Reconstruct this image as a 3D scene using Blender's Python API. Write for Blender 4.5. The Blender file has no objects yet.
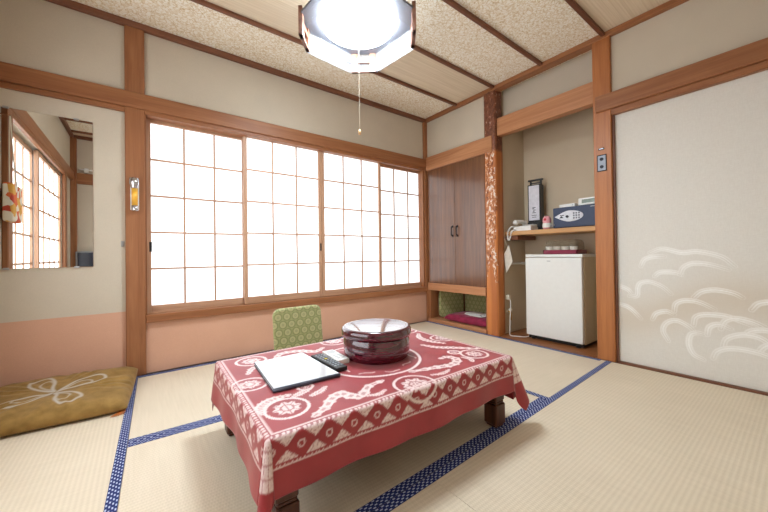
import bpy, bmesh, math, random
import numpy as np
from mathutils import Vector, Matrix
random.seed(7)
sc = bpy.context.scene
col = sc.collection
PI = math.pi

# ------------------------------------------------------------------ helpers
def lin(r, g, b):
    f = lambda c: (c/255/12.92) if c/255 <= .04045 else ((c/255+.055)/1.055)**2.4
    return (f(r), f(g), f(b), 1)

ROOT = {}
def put(name, me, mats, parent=None, base=None, smooth=False):
    """link a world-space mesh; child meshes are moved into their thing's frame"""
    o = bpy.data.objects.new(name, me); col.objects.link(o)
    for m in (mats if isinstance(mats, (list, tuple)) else [mats]): me.materials.append(m)
    if parent is not None:
        me.transform(Matrix.Translation(-ROOT[parent.name])); o.parent = parent
        ROOT[o.name] = ROOT[parent.name]
    else:
        b = Vector(base) if base else Vector((0, 0, 0))
        me.transform(Matrix.Translation(-b)); o.location = b; ROOT[o.name] = b
    if smooth:
        for p in me.polygons: p.use_smooth = True
    return o
def obj(name, bm, mats, parent=None, base=None, smooth=False):
    me = bpy.data.meshes.new(name)
    bmesh.ops.recalc_face_normals(bm, faces=bm.faces)
    bm.to_mesh(me); bm.free()
    return put(name, me, mats, parent, base, smooth)
def thing(name, label, cat, loc, group=None):
    o = bpy.data.objects.new(name, None); col.objects.link(o); o.location = loc
    o.empty_display_size = .05
    ROOT[o.name] = Vector(loc); return tag(o, label, cat, group)
def tag(o, label, cat, group=None):
    o['label'] = label; o['category'] = cat
    if group: o['group'] = group
    return o
def struct(name, bm, mats, parent=None, smooth=False):
    o = obj(name, bm, mats, parent, smooth=smooth)
    if parent is None: o['kind'] = 'structure'
    return o
def copy_tree(o, parent=None):
    c = o.copy(); col.objects.link(c)
    if parent: c.parent = parent
    ROOT[c.name] = ROOT[o.name].copy()
    for ch in list(o.children): copy_tree(ch, c)
    return c
def B(): return bmesh.new()
def box(bm, lo, hi, bev=0, mi=0, M=None, seg=1):
    x0, y0, z0 = lo; x1, y1, z1 = hi
    vs = [bm.verts.new(p) for p in ((x0,y0,z0),(x1,y0,z0),(x1,y1,z0),(x0,y1,z0),(x0,y0,z1),(x1,y0,z1),(x1,y1,z1),(x0,y1,z1))]
    fs = [bm.faces.new([vs[i] for i in f]) for f in ((3,2,1,0),(4,5,6,7),(0,1,5,4),(1,2,6,5),(2,3,7,6),(3,0,4,7))]
    for f in fs: f.material_index = mi
    if bev:
        es = list({e for f in fs for e in f.edges})
        r = bmesh.ops.bevel(bm, geom=es, offset=bev, segments=seg, profile=.6, affect='EDGES')
        vs = list({v for v in vs if v.is_valid} | set(r['verts']))
        for f in r['faces']: f.material_index = mi
    if M is not None: bmesh.ops.transform(bm, matrix=M, verts=vs)
    return vs
def prism(bm, pts, z0, z1, mi=0, M=None):
    a = [bm.verts.new((x, y, z0)) for x, y in pts]; b = [bm.verts.new((x, y, z1)) for x, y in pts]
    n = len(pts); fs = [bm.faces.new(a[::-1]), bm.faces.new(b)]
    for i in range(n): fs.append(bm.faces.new((a[i], a[(i+1) % n], b[(i+1) % n], b[i])))
    for f in fs: f.material_index = mi
    if M is not None: bmesh.ops.transform(bm, matrix=M, verts=a+b)
    return a+b
def lathe(bm, prof, c=(0,0,0), n=40, M=None, mi=0):
    rings = []; allv = []
    for r, z in prof:
        if r < 1e-6: ring = [bm.verts.new((c[0], c[1], c[2]+z))]
        else: ring = [bm.verts.new((c[0]+r*math.cos(2*PI*i/n), c[1]+r*math.sin(2*PI*i/n), c[2]+z)) for i in range(n)]
        rings.append(ring); allv += ring
    for a, b in zip(rings, rings[1:]):
        for i in range(n):
            j = (i+1) % n
            if len(a) == 1 and len(b) > 1: f = bm.faces.new((a[0], b[i], b[j]))
            elif len(b) == 1 and len(a) > 1: f = bm.faces.new((a[i], a[j], b[0]))
            elif len(a) > 1: f = bm.faces.new((a[i], a[j], b[j], b[i]))
            else: continue
            f.material_index = mi
    if M is not None: bmesh.ops.transform(bm, matrix=M, verts=allv)
    return allv
def tube(bm, pts, r, n=8, mi=0):
    pts = [Vector(p) for p in pts]; prev = None; up = Vector((0.13, .21, 1)).normalized()
    first = None
    for i, p in enumerate(pts):
        t = (pts[min(i+1, len(pts)-1)] - pts[max(i-1, 0)]).normalized()
        a = t.cross(up)
        if a.length < 1e-3: a = t.cross(Vector((1, 0, 0)))
        a.normalize(); b = t.cross(a).normalized()
        rr = r[i] if isinstance(r, (list, tuple)) else r
        ring = [bm.verts.new(p + rr*(a*math.cos(2*PI*k/n) + b*math.sin(2*PI*k/n))) for k in range(n)]
        if prev:
            for k in range(n): bm.faces.new((prev[k], prev[(k+1) % n], ring[(k+1) % n], ring[k])).material_index = mi
        else: first = ring
        prev = ring
    bm.faces.new(first[::-1]).material_index = mi; bm.faces.new(prev).material_index = mi
def curve_pts(pts, n=8):
    """Catmull-Rom through points"""
    P = [Vector(p) for p in pts]; P = [P[0]*2-P[1]] + P + [P[-1]*2-P[-2]]; out = []
    for i in range(1, len(P)-2):
        for k in range(n):
            t = k/n; a, b, c, d = P[i-1], P[i], P[i+1], P[i+2]
            out.append(.5*((2*b)+(c-a)*t+(2*a-5*b+4*c-d)*t*t+(3*b-a-3*c+d)*t**3))
    out.append(P[-2]); return out
def seg_dist(X, Y, poly):
    """distance from grid points to a polyline, and the fraction along it"""
    best = np.full(X.shape, 9.); frac = np.zeros(X.shape); n = len(poly)-1
    for i in range(n):
        ax, ay = poly[i]; bx, by = poly[i+1]; dx, dy = bx-ax, by-ay
        t = np.clip(((X-ax)*dx+(Y-ay)*dy)/(dx*dx+dy*dy+1e-12), 0, 1)
        dd = np.hypot(X-ax-t*dx, Y-ay-t*dy); m = dd < best
        best[m] = dd[m]; frac[m] = ((i+t)/n)[m]
    return best, frac
def poly2(pts, n=6): return [(v.x, v.y) for v in curve_pts([(a, b, 0) for a, b in pts], n)]
def sheet(name, P, attrs, mats, parent=None, base=None, thick=0, closed_back=None):
    """grid mesh from an array P[i,j,3] with float point attributes"""
    ni, nj = P.shape[:2]; V = P.reshape(-1, 3)
    idx = np.arange(ni*nj).reshape(ni, nj)
    F = np.stack([idx[:-1,:-1], idx[1:,:-1], idx[1:,1:], idx[:-1,1:]], -1).reshape(-1, 4)
    me = bpy.data.meshes.new(name)
    me.vertices.add(len(V)); me.vertices.foreach_set('co', V.astype(np.float32).ravel())
    me.loops.add(F.size); me.loops.foreach_set('vertex_index', F.astype(np.int32).ravel())
    me.polygons.add(len(F)); me.polygons.foreach_set('loop_start', np.arange(0, F.size, 4, dtype=np.int32))
    me.update(calc_edges=True); me.validate()
    for k, a in attrs.items():
        at = me.attributes.new(k, 'FLOAT', 'POINT'); at.data.foreach_set('value', a.astype(np.float32).ravel())
    return put(name, me, mats, parent, base, smooth=True)

# ------------------------------------------------------------------ materials
class N:
    def __init__(s, name):
        s.m = bpy.data.materials.new(name); s.m.use_nodes = True; s.t = s.m.node_tree
        s.b = s.t.nodes['Principled BSDF']; s.out = s.t.nodes['Material Output']
    def n(s, typ, **kw):
        nd = s.t.nodes.new(typ)
        for k, v in kw.items():
            if k.startswith('i_'):
                key = k[2:].replace('_', ' ')
                nd.inputs[int(key) if key.isdigit() else key].default_value = v
            else: setattr(nd, k, v)
        return nd
    def l(s, a, b): s.t.links.new(a, b)
    def set(s, **kw):
        for k, v in kw.items(): s.b.inputs[k.replace('_', ' ')].default_value = v
        return s
    def coord(s, scale=(1,1,1), rot=(0,0,0)):
        tc = s.n('ShaderNodeTexCoord'); mp = s.n('ShaderNodeMapping')
        mp.inputs['Scale'].default_value = scale; mp.inputs['Rotation'].default_value = rot
        s.l(tc.outputs['Object'], mp.inputs['Vector']); return mp.outputs['Vector']
    def ramp(s, fac, stops):
        r = s.n('ShaderNodeValToRGB'); e = r.color_ramp.elements
        while len(e) < len(stops): e.new(.5)
        for q, (p, c) in zip(e, stops): q.position = p; q.color = c
        s.l(fac, r.inputs['Fac']); return r.outputs['Color']
    def noise(s, vec, scale, detail=4, rough=.55, dist=0):
        nd = s.n('ShaderNodeTexNoise'); nd.inputs['Scale'].default_value = scale
        nd.inputs['Detail'].default_value = detail; nd.inputs['Roughness'].default_value = rough
        nd.inputs['Distortion'].default_value = dist
        s.l(vec, nd.inputs['Vector']); return nd.outputs['Fac']
    def mix(s, fac, a, b):
        m = s.n('ShaderNodeMix', data_type='RGBA')
        for src, k in ((fac, 0), (a, 6), (b, 7)):
            if isinstance(src, (int, float)): m.inputs[k].default_value = src
            elif isinstance(src, tuple): m.inputs[k].default_value = src
            else: s.l(src, m.inputs[k])
        return m.outputs[2]
    def math(s, op, a, b=0.0, clamp=False):
        m = s.n('ShaderNodeMath', operation=op, use_clamp=clamp)
        for k, src in ((0, a), (1, b)):
            if isinstance(src, (int, float)): m.inputs[k].default_value = src
            else: s.l(src, m.inputs[k])
        return m.outputs[0]
    def bump(s, h, strength=.2, dist=.002):
        b = s.n('ShaderNodeBump'); b.inputs['Strength'].default_value = strength; b.inputs['Distance'].default_value = dist
        s.l(h, b.inputs['Height']); s.l(b.outputs['Normal'], s.b.inputs['Normal'])
    def color(s, c): s.l(c, s.b.inputs['Base Color'])
    def attr(s, name):
        a = s.n('ShaderNodeAttribute'); a.attribute_name = name; return a.outputs['Fac']

def plain(name, c, rough=.5, metal=0, var=.08, scale=30, spec=.5, coat=0):
    m = N(name); m.set(Roughness=rough, Metallic=metal)
    m.b.inputs['Specular IOR Level'].default_value = spec; m.b.inputs['Coat Weight'].default_value = coat
    v = m.coord(); f = m.noise(v, scale, 3)
    d = tuple(x*(1-var) for x in c[:3])+(1,); e = tuple(min(1, x*(1+var)) for x in c[:3])+(1,)
    m.color(m.ramp(f, [(.3, d), (.7, e)])); return m.m
def wood(name, c1, c2, axis, rough=.45, scale=1., spec=.4, coat=0):
    m = N(name); m.set(Roughness=rough); m.b.inputs['Specular IOR Level'].default_value = spec
    m.b.inputs['Coat Weight'].default_value = coat; m.b.inputs['Coat Roughness'].default_value = .2
    s = [26*scale]*3; s['XYZ'.index(axis)] = 1.3*scale
    v = m.coord(tuple(s)); f = m.noise(v, 1.0, 5, .6, .8)
    s2 = [160*scale]*3; s2['XYZ'.index(axis)] = 5*scale
    g = m.noise(m.coord(tuple(s2)), 1.0, 2)
    h = m.math('ADD', m.math('MULTIPLY', f, .75), m.math('MULTIPLY', g, .25))
    m.color(m.ramp(h, [(.32, c1), (.66, c2)])); m.bump(h, .12, .001); return m.m
def plaster(name, c, var=.05, bump=.25):
    m = N(name); m.set(Roughness=.92); m.b.inputs['Specular IOR Level'].default_value = .15
    v = m.coord(); f = m.noise(v, 260, 3); g = m.noise(v, 3, 3)
    d = tuple(x*(1-var) for x in c[:3])+(1,); e = tuple(min(1, x*(1+var)) for x in c[:3])+(1,)
    m.color(m.ramp(m.math('ADD', m.math('MULTIPLY', f, .5), m.math('MULTIPLY', g, .5)), [(.35, d), (.65, e)]))
    m.bump(f, bump, .0015); return m.m
def emit(name, c, strength, rough=.6):
    m = N(name); m.set(Base_Color=c, Roughness=rough)
    m.b.inputs['Emission Color'].default_value = c; m.b.inputs['Emission Strength'].default_value = strength
    return m.m

HW1, HW2 = lin(130, 80, 48), lin(163, 109, 71)          # honey coloured frame timber
WX, WY, WZ = (wood('frame_wood_'+a, HW1, HW2, a) for a in 'XYZ')
DW1, DW2 = lin(98, 60, 42), lin(134, 86, 62)            # darker ceiling timber
DX, DY, DZ = (wood('ceiling_wood_'+a, DW1, DW2, a) for a in 'XYZ')
SH1, SH2 = lin(168, 126, 98), lin(196, 156, 126)         # shoji timber
SX, SZ = wood('shoji_wood_X', SH1, SH2, 'X'), wood('shoji_wood_Z', SH1, SH2, 'Z')
SY = wood('shoji_wood_Y', SH1, SH2, 'Y')
OZ = wood('post_wood_Z', lin(154, 92, 50), lin(186, 120, 70), 'Z', .4)
OY = wood('beam_wood_Y', lin(162, 106, 70), lin(192, 138, 98), 'Y', .4)
DOOR = wood('walnut_door', lin(80, 44, 22), lin(126, 80, 46), 'Z', .32, 1.1, .6, 1.0)
SHELFW = wood('shelf_wood', lin(180, 132, 84), lin(208, 162, 112), 'Y', .4)
DARKLEG = wood('dark_table_wood', lin(58, 30, 20), lin(96, 52, 32), 'Z', .35)
DARKTOP = wood('dark_table_wood_X', lin(58, 30, 20), lin(96, 52, 32), 'X', .35)
FLOORW = wood('alcove_floorboard', lin(120, 72, 40), lin(158, 102, 60), 'Y', .4)
PLA = plaster('beige_plaster', lin(200, 189, 171))
PINK = plaster('pink_plaster', lin(209, 164, 139))
PLALC = plaster('alcove_plaster', lin(206, 190, 166))

def tatami(name, along):
    m = N(name); m.set(Roughness=.72); m.b.inputs['Specular IOR Level'].default_value = .3
    v = m.coord()
    sx = m.n('ShaderNodeSeparateXYZ'); m.l(v, sx.inputs[0])
    U, W = (sx.outputs[0], sx.outputs[1]) if along == 'X' else (sx.outputs[1], sx.outputs[0])
    rib = m.math('SINE', m.math('MULTIPLY', W, 2*PI/.0155))
    # each rib row carries short rush bumps offset from its neighbour
    row = m.math('FLOOR', m.math('MULTIPLY', W, 1/.0155))
    rush = m.math('SINE', m.math('ADD', m.math('MULTIPLY', U, 2*PI/.009), m.math('MULTIPLY', row, PI)))
    h = m.math('ADD', m.math('MULTIPLY', rib, .35), m.math('MULTIPLY', rush, .2))
    nz = m.noise(m.coord((4, 90, 1) if along == 'Y' else (90, 4, 1)), 1.0, 3)
    big = m.noise(v, 2.2, 3)
    t = m.math('ADD', m.math('ADD', m.math('MULTIPLY', h, .22), .5), m.math('MULTIPLY', m.math('SUBTRACT', m.math('ADD', nz, big), 1.0), .35))
    m.color(m.ramp(t, [(.2, lin(202, 187, 162)), (.8, lin(229, 215, 193))]))
    m.bump(h, .35, .0016); return m.m
TATX, TATY = tatami('tatami_weave_X', 'X'), tatami('tatami_weave_Y', 'Y')
def heri():
    m = N('indigo_border_cloth'); m.set(Roughness=.8); m.b.inputs['Specular IOR Level'].default_value = .2
    uv = m.n('ShaderNodeUVMap'); sx = m.n('ShaderNodeSeparateXYZ'); m.l(uv.outputs[0], sx.inputs[0])
    u, w = sx.outputs[0], sx.outputs[1]                    # u in metres along the strip, w across in metres
    row = m.math('FLOOR', m.math('MULTIPLY', w, 1/.0085))
    fw = m.math('FRACT', m.math('MULTIPLY', w, 1/.0085))
    fu = m.math('FRACT', m.math('ADD', m.math('MULTIPLY', u, 1/.023), m.math('MULTIPLY', row, .5)))
    a = m.math('MULTIPLY', m.math('LESS_THAN', m.math('ABSOLUTE', m.math('SUBTRACT', fw, .5)), .26),
               m.math('LESS_THAN', m.math('ABSOLUTE', m.math('SUBTRACT', fu, .5)), .22))
    m.color(m.mix(a, lin(38, 50, 104), lin(186, 194, 220))); return m.m
HERI = heri()

def ceiling_mat(name, kind):
    m = N(name); m.set(Roughness=.85)
    v = m.coord()
    if kind == 'paper':
        vo = m.n('ShaderNodeTexVoronoi'); vo.inputs['Scale'].default_value = 44; vo.feature = 'DISTANCE_TO_EDGE'
        w = m.n('ShaderNodeMix', data_type='VECTOR'); 
        nz = m.n('ShaderNodeTexNoise'); nz.inputs['Scale'].default_value = 25; nz.inputs['Detail'].default_value = 4
        m.l(v, nz.inputs['Vector']); w.inputs[0].default_value = .06
        m.l(v, w.inputs[4]); m.l(nz.outputs['Color'], w.inputs[5]); m.l(w.outputs[1], vo.inputs['Vector'])
        f = m.noise(v, 70, 5, .7)
        t = m.math('ADD', m.math('MULTIPLY', vo.outputs['Distance'], 1.3), m.math('MULTIPLY', f, .7))
        m.color(m.ramp(t, [(.30, lin(204, 180, 138)), (.42, lin(232, 219, 193)), (.60, lin(245, 240, 228))]))
    else:
        f = m.noise(m.coord((2, 120, 1)), 1.0, 3)
        m.color(m.ramp(f, [(.3, lin(208, 190, 162)), (.7, lin(226, 210, 186))]))
    return m.m
CEILP, CEILW = ceiling_mat('ceiling_flecked_paper', 'paper'), ceiling_mat('ceiling_plain_board', 'board')

PANE = emit('daylit_shoji_paper', (.88, .945, 1, 1), .62)
PANE2 = emit('daylit_shoji_paper_side', (.88, .945, 1, 1), 2.0)
LAMPGLOW = emit('lamp_diffuser_glow', (.80, .915, 1, 1), 40)
BLACK = plain('black_plastic', lin(22, 22, 25), .4)
BLACKMETAL = plain('blackened_iron', lin(40, 34, 32), .45, .6)
CHROME = plain('chrome', lin(205, 205, 210), .22, 1, .03)
STEEL = plain('brushed_steel', lin(170, 170, 172), .35, .9)
WHITEP = plain('white_plastic', lin(232, 232, 228), .4, 0, .02)
CREAMP = plain('cream_plastic', lin(222, 214, 196), .45, 0, .03)
PAPER = plain('white_paper', lin(236, 234, 228), .8, 0, .03)
GREYPAPER = plain('grey_paper', lin(196, 196, 196), .8, 0, .05)
BRASS = plain('brass', lin(190, 150, 80), .35, .8)
NAVY = plain('navy_enamel', lin(46, 58, 86), .42, 0, .06)
PINKP = plain('pink_plastic', lin(226, 160, 166), .45)
REDINK = plain('red_ink', lin(196, 40, 60), .6)
GREYINK = plain('grey_ink', lin(110, 112, 122), .7)
DARKINK = plain('dark_ink', lin(40, 42, 52), .7)
LCD = plain('grey_green_lcd', lin(120, 132, 118), .25)
YEL = plain('amber_plastic', lin(235, 176, 60), .35)
BURG = plain('burgundy_lacquer', lin(130, 22, 56), .3, 0, .08, 20, .5, .3)

# ------------------------------------------------------------------ camera (pose solved from the room's straight lines)
yaw, pitch, roll = math.radians(37.1218), math.radians(.513), math.radians(-.7587)
fw = Vector((math.sin(yaw)*math.cos(pitch), math.cos(yaw)*math.cos(pitch), math.sin(pitch)))
r0 = Vector((math.cos(yaw), -math.sin(yaw), 0)); u0 = r0.cross(fw)
r1 = r0*math.cos(roll)+u0*math.sin(roll); u1 = -r0*math.sin(roll)+u0*math.cos(roll)
cd = bpy.data.cameras.new('camera'); cam = bpy.data.objects.new('camera', cd); col.objects.link(cam)
cam.matrix_world = Matrix(((r1.x, u1.x, -fw.x, 0), (r1.y, u1.y, -fw.y, 0), (r1.z, u1.z, -fw.z, .79), (0, 0, 0, 1)))
cd.sensor_width = 36; cd.lens = 322.165*36/768; cd.shift_y = -5.14/768; cd.clip_start = .02
sc.camera = cam

# ------------------------------------------------------------------ room shell
XL, XR, YN, YF = -.702, 2.70, -.25, 2.725     # left, right, near and window wall plaster faces
ZC = 2.362
AX, AY0, AY1 = 3.20, .95, 1.79               # alcove back, right and left faces
b = B(); box(b, (XL-.1, YN-.1, -.10), (XR+.65, YF+.12, -.034)); struct('floor', b, plain('subfloor', lin(120, 100, 80), .9))
b = B(); box(b, (XR-.01, AY0-.08, -.034), (AX+.02, AY1+.02, -.002)); struct('floor_alcove', b, FLOORW)

# ceiling boards between the battens (alternating paper and plain board)
cb = [YF+.1, 2.23, 1.782, 1.326, .877, .43, -.02, YN-.1]
kinds = [0, 1, 0, 0, 1, 0, 1]
b = B()
for i, k in enumerate(kinds): box(b, (XL-.1, cb[i+1], ZC), (XR+.65, cb[i], ZC+.03), mi=k)
struct('ceiling', b, [CEILP, CEILW])
for i, y in enumerate(cb[1:-1]):
    b = B(); box(b, (XL, y-.014, ZC-.024), (XR-.03, y+.014, ZC), .003); struct('trim_%d' % (20+i), b, DX)

# window wall
OX0, OX1, OZ0, OZ1 = .03, 2.66, .345, 1.79
b = B()
box(b, (XL-.1, YF, 0), (OX0, YF+.12, .432), mi=1)
box(b, (XL-.1, YF, .432), (OX0, YF+.12, ZC))
box(b, (OX0, YF, OZ1), (XR+.1, YF+.12, ZC))
box(b, (OX0, YF, 0), (XR+.1, YF+.12, OZ0), mi=1)
box(b, (OX1, YF, OZ0), (XR+.1, YF+.12, OZ1))
struct('wall_far', b, [PLA, PINK])
# left wall with its own shoji window (it shows in the mirror)
LY0, LY1 = .36, 2.24
b = B()
box(b, (XL-.1, YN-.1, 0), (XL, LY0, ZC)); box(b, (XL-.1, LY1, 0), (XL, YF, ZC))
box(b, (XL-.1, LY0, 1.75), (XL, LY1, ZC)); box(b, (XL-.1, LY0, 0), (XL, LY1, .42))
struct('wall_left', b, PLA)
b = B(); box(b, (XL, YN-.1, 0), (XR+.1, YN, ZC)); struct('wall_near', b, PLA)
# right wall: closet, alcove and sliding door all open into it
b = B()
box(b, (XR, 1.89, 1.755), (XR+.10, YF, ZC))                       # over the closet
box(b, (XR+.13, AY0-.04, 1.98), (XR+.17, 1.80, ZC))              # set back over the alcove beam
box(b, (XR, YN, 1.78), (XR+.10, AY0-.06, ZC))                     # over the sliding door
box(b, (XR+.08, YN, 0), (XR+.10, AY0-.06, 1.78))                  # behind the sliding door
struct('wall_right', b, PLA)
b = B()
box(b, (AX, AY0-.06, 0), (AX+.08, AY1+.06, ZC)); box(b, (XR+.08, AY1, 0), (AX+.08, AY1+.03, ZC))
box(b, (XR+.06, AY0-.06, 0), (AX+.08, AY0-.005, ZC)); struct('wall_alcove', b, PLALC)

T = [0]
def trim(lo, hi, mat, bev=.004):
    T[0] += 1; b = B(); box(b, lo, hi, bev); return struct('trim_%d' % T[0], b, mat)
# posts
trim((-.077, 2.700, 0), (.030, YF+.05, ZC-.02), WZ)                        # post left of the window
trim((2.652, 2.695, .34), (2.70, YF+.02, ZC-.02), WZ, .002)               # corner strip
trim((2.672, .838, 0), (2.79, .952, ZC-.02), OZ)                          # pillar beside the sliding door
trim((2.660, 2.690, 0), (2.70, 2.71, .35), WZ, .002)
# head rails
trim((XL, 2.688, 1.782), (2.685, YF+.01, 1.886), WX)                       # window wall
trim((XL, 2.705, 1.750), (-.077, YF+.01, 1.781), WX, .002)
trim((.030, 2.703, 1.754), (2.665, YF+.08, 1.784), WX, .002)
trim((.030, 2.692, .345), (2.665, YF+.09, .398), WX, .003)                 # sill
trim((.030, 2.712, .398), (.036, YF+.09, 1.754), WZ, .001)
trim((2.632, 2.712, .398), (2.655, YF+.09, 1.754), WZ, .001)
trim((2.660, 1.806, 1.748), (2.72, 2.688, 1.902), OY)                      # over the closet
trim((2.700, .951, 1.893), (2.775, 1.7735, 2.058), OY)                      # alcove beam
trim((2.655, YN, 1.797), (2.71, .932, 1.911), WY)                         # over the sliding door
trim((2.677, YN, 1.757), (2.76, .838, 1.797), WY, .002)
trim((2.690, .826, 0), (2.72, .838, 1.757), DZ, .002)
trim((2.690, YN, -.034), (2.76, .838, .008), DY, .001)                     # door sill
# ceiling mouldings
for lo, hi, m in (((XL, 2.69, ZC-.040), (XR-.002, YF, ZC), DX), ((2.665, YN, ZC-.040), (XR+.05, 2.69, ZC), WY),
                  ((XL, YN, ZC-.04), (XL+.035, 2.69, ZC), DY), ((XL+.035, YN, ZC-.04), (2.665, YN+.035, ZC), DX)):
    trim(lo, hi, m, .003)
# left wall and near wall rails, seen in the mirror
trim((XL, YN, 1.775), (XL+.035, 2.688, 1.885), WY); trim((XL, LY0-.12, 0), (XL+.03, LY0, 1.775), WZ); trim((XL, LY1, 0), (XL+.03, LY1+.1, 1.775), WZ)
trim((XL, LY0, 1.735), (XL+.03, LY1, 1.775), WY); trim((XL, LY0, .40), (XL+.03, LY1, .45), WY)
trim((XL, YN, 0), (XL+.06, YN+.06, ZC-.04), WZ)
trim((XL+.06, YN, 1.74), (XR, YN+.035, 1.88), WX)

# decorative post with its bark left on in ragged pale patches
def bark_mat():
    m = N('natural_bark_post'); m.set(Roughness=.5)
    a = m.attr('bark'); v = m.coord((1, 1, .55))
    n1 = m.noise(v, 42, 5, .65, .6); n2 = m.noise(v, 90, 3)
    barkc = m.ramp(n1, [(.34, lin(84, 42, 26)), (.47, lin(170, 98, 50)), (.545, lin(190, 122, 68)), (.585, lin(226, 208, 192)), (.7, lin(204, 198, 196))])
    g = m.noise(m.coord((26, 26, 1.3)), 1, 5, .6, .8)
    basec = m.ramp(g, [(.32, lin(166, 92, 44)), (.66, lin(200, 124, 66))])
    dark = m.ramp(n1, [(.4, lin(96, 54, 36)), (.62, lin(140, 84, 56)), (.68, lin(205, 190, 180))])
    c = m.mix(m.math('MULTIPLY', m.math('SUBTRACT', m.math('ADD', a, m.math('MULTIPLY', m.math('SUBTRACT', n2, .5), .5)), .45), 9, True), basec, barkc)
    c = m.mix(m.attr('upper'), c, dark)
    m.color(c); m.bump(n1, .4, .004); return m.m
BARK = bark_mat()
zz = np.linspace(0, ZC-.03, 330); Y0, Y1 = 1.773, 1.896
loop = []
for y in np.linspace(1.83, Y1, 8): loop.append((2.668+.014*max(0, (y-1.885)/.014), y))
loop += [(2.69, 1.9), (2.74, 1.9), (2.79, 1.9), (2.79, 1.79), (2.79, Y0)]
for x in (2.76, 2.73, 2.70, 2.682): loop.append((x, Y0))
for y in np.linspace(1.79, 1.826, 5): loop.append((2.670, y))
loop.append(loop[0]); loop = np.array(loop)
P = np.zeros((len(zz), len(loop), 3)); P[:, :, 0] = loop[:, 0]; P[:, :, 1] = loop[:, 1]; P[:, :, 2] = zz[:, None]
Yg, Zg, Xg = P[:, :, 1], P[:, :, 2], P[:, :, 0]
edge = 1.780+.010*np.sin(Zg*9)+.008*np.sin(Zg*23+1)                       # ragged right edge of the bark
low = np.clip((Zg-.50)/.22, 0, 1); vee = (np.abs(Yg-1.84) > .05*(1-low)) & (Yg < 1.884)
bark = ((Yg > edge) & (Zg > .50) & vee & (Xg < 2.70)).astype(float)
P[:, :, 0] += bark*.003*np.sin(Zg*37)*np.sin(Yg*90)
upper = np.clip((Zg-1.74)/.03, 0, 1)
o = sheet('trim_40', P, {'bark': bark, 'upper': upper}, BARK); o['kind'] = 'structure'

# ------------------------------------------------------------------ shoji windows
def shoji(name, axis, a0, a1, z0, z1, w, cols, rows, stile=.026, rail_b=.06, rail_t=.03, pane=PANE, pulls=(), facing=-1, bar=.0115):
    """sliding panel; axis X: spans x at depth y=w, axis Y: spans y at depth x=w"""
    def bx(b, u0, u1, z0, z1, d0, d1, bev=0, mi=0):
        d0, d1 = sorted((w+d0, w+d1))
        if axis == 'X': box(b, (u0, d0, z0), (u1, d1, z1), bev, mi)
        else: box(b, (d0, u0, z0), (d1, u1, z1), bev, mi)
    b = B(); bx(b, a0, a0+stile, z0, z1, -.014, .014, .002); bx(b, a1-stile, a1, z0, z1, -.014, .014, .002)
    bx(b, a0+stile, a1-stile, z0, z0+rail_b, -.013, .013, .002, 1); bx(b, a0+stile, a1-stile, z1-rail_t, z1, -.013, .013, .002, 1)
    root = obj(name, b, [SZ, SX if axis == 'X' else SY]); root['kind'] = 'structure'
    b = B(); bx(b, a0+stile, a1-stile, z0+rail_b, z1-rail_t, .005*-facing, .008*-facing); obj('pane', b, pane, root)
    b = B(); g0, g1, h0, h1 = a0+stile, a1-stile, z0+rail_b, z1-rail_t
    for i in range(1, cols): u = g0+(g1-g0)*i/cols; bx(b, u-bar/2, u+bar/2, h0, h1, .004*facing, .005*-facing)
    for j in range(1, rows): z = h0+(h1-h0)*j/rows; bx(b, g0, g1, z-bar/2, z+bar/2, .006*facing, .005*-facing, 0, 1)
    obj('lattice', b, [SZ, SX if axis == 'X' else SY], root)
    for u, z in pulls:
        b = B(); bx(b, u-.008, u+.008, z-.035, z+.035, .0145*facing, .012*facing, .001); obj('finger_pull', b, BLACK, root)
    return root
# panels one and four run in the outer track, two and three in the inner one
K = 2.785/2.714; K2 = 2.752/2.714; q = lambda z, k: .79+(z-.79)*k
shoji('window_1', 'X', .036, .690, q(.405, K), q(1.738, K), 2.785, 3, 5, .026, .055, .032, pulls=[(.058, .86)])
shoji('window_2', 'X', .666, 1.351, q(.405, K2), q(1.738, K2)+.03, 2.752, 3, 5, .028, .055, .03, pulls=[(1.338, .86)])
shoji('window_3', 'X', 1.353, 2.044, q(.405, K2), q(1.738, K2)+.03, 2.752, 3, 5, .028, .055, .03)
shoji('window_4', 'X', 2.026, 2.690, q(.405, K), q(1.738, K), 2.785, 3, 5, .026, .055, .032, pulls=[(2.676, .86)])
ym = 1.35
shoji('window_5', 'Y', LY0, ym+.02, .45, 1.735, XL-.02, 4, 5, .045, .06, .04, PANE2, facing=1, bar=.017)
shoji('window_6', 'Y', ym-.02, LY1, .45, 1.735, XL-.055, 4, 5, .045, .06, .04, PANE2, facing=1, bar=.017)

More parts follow.
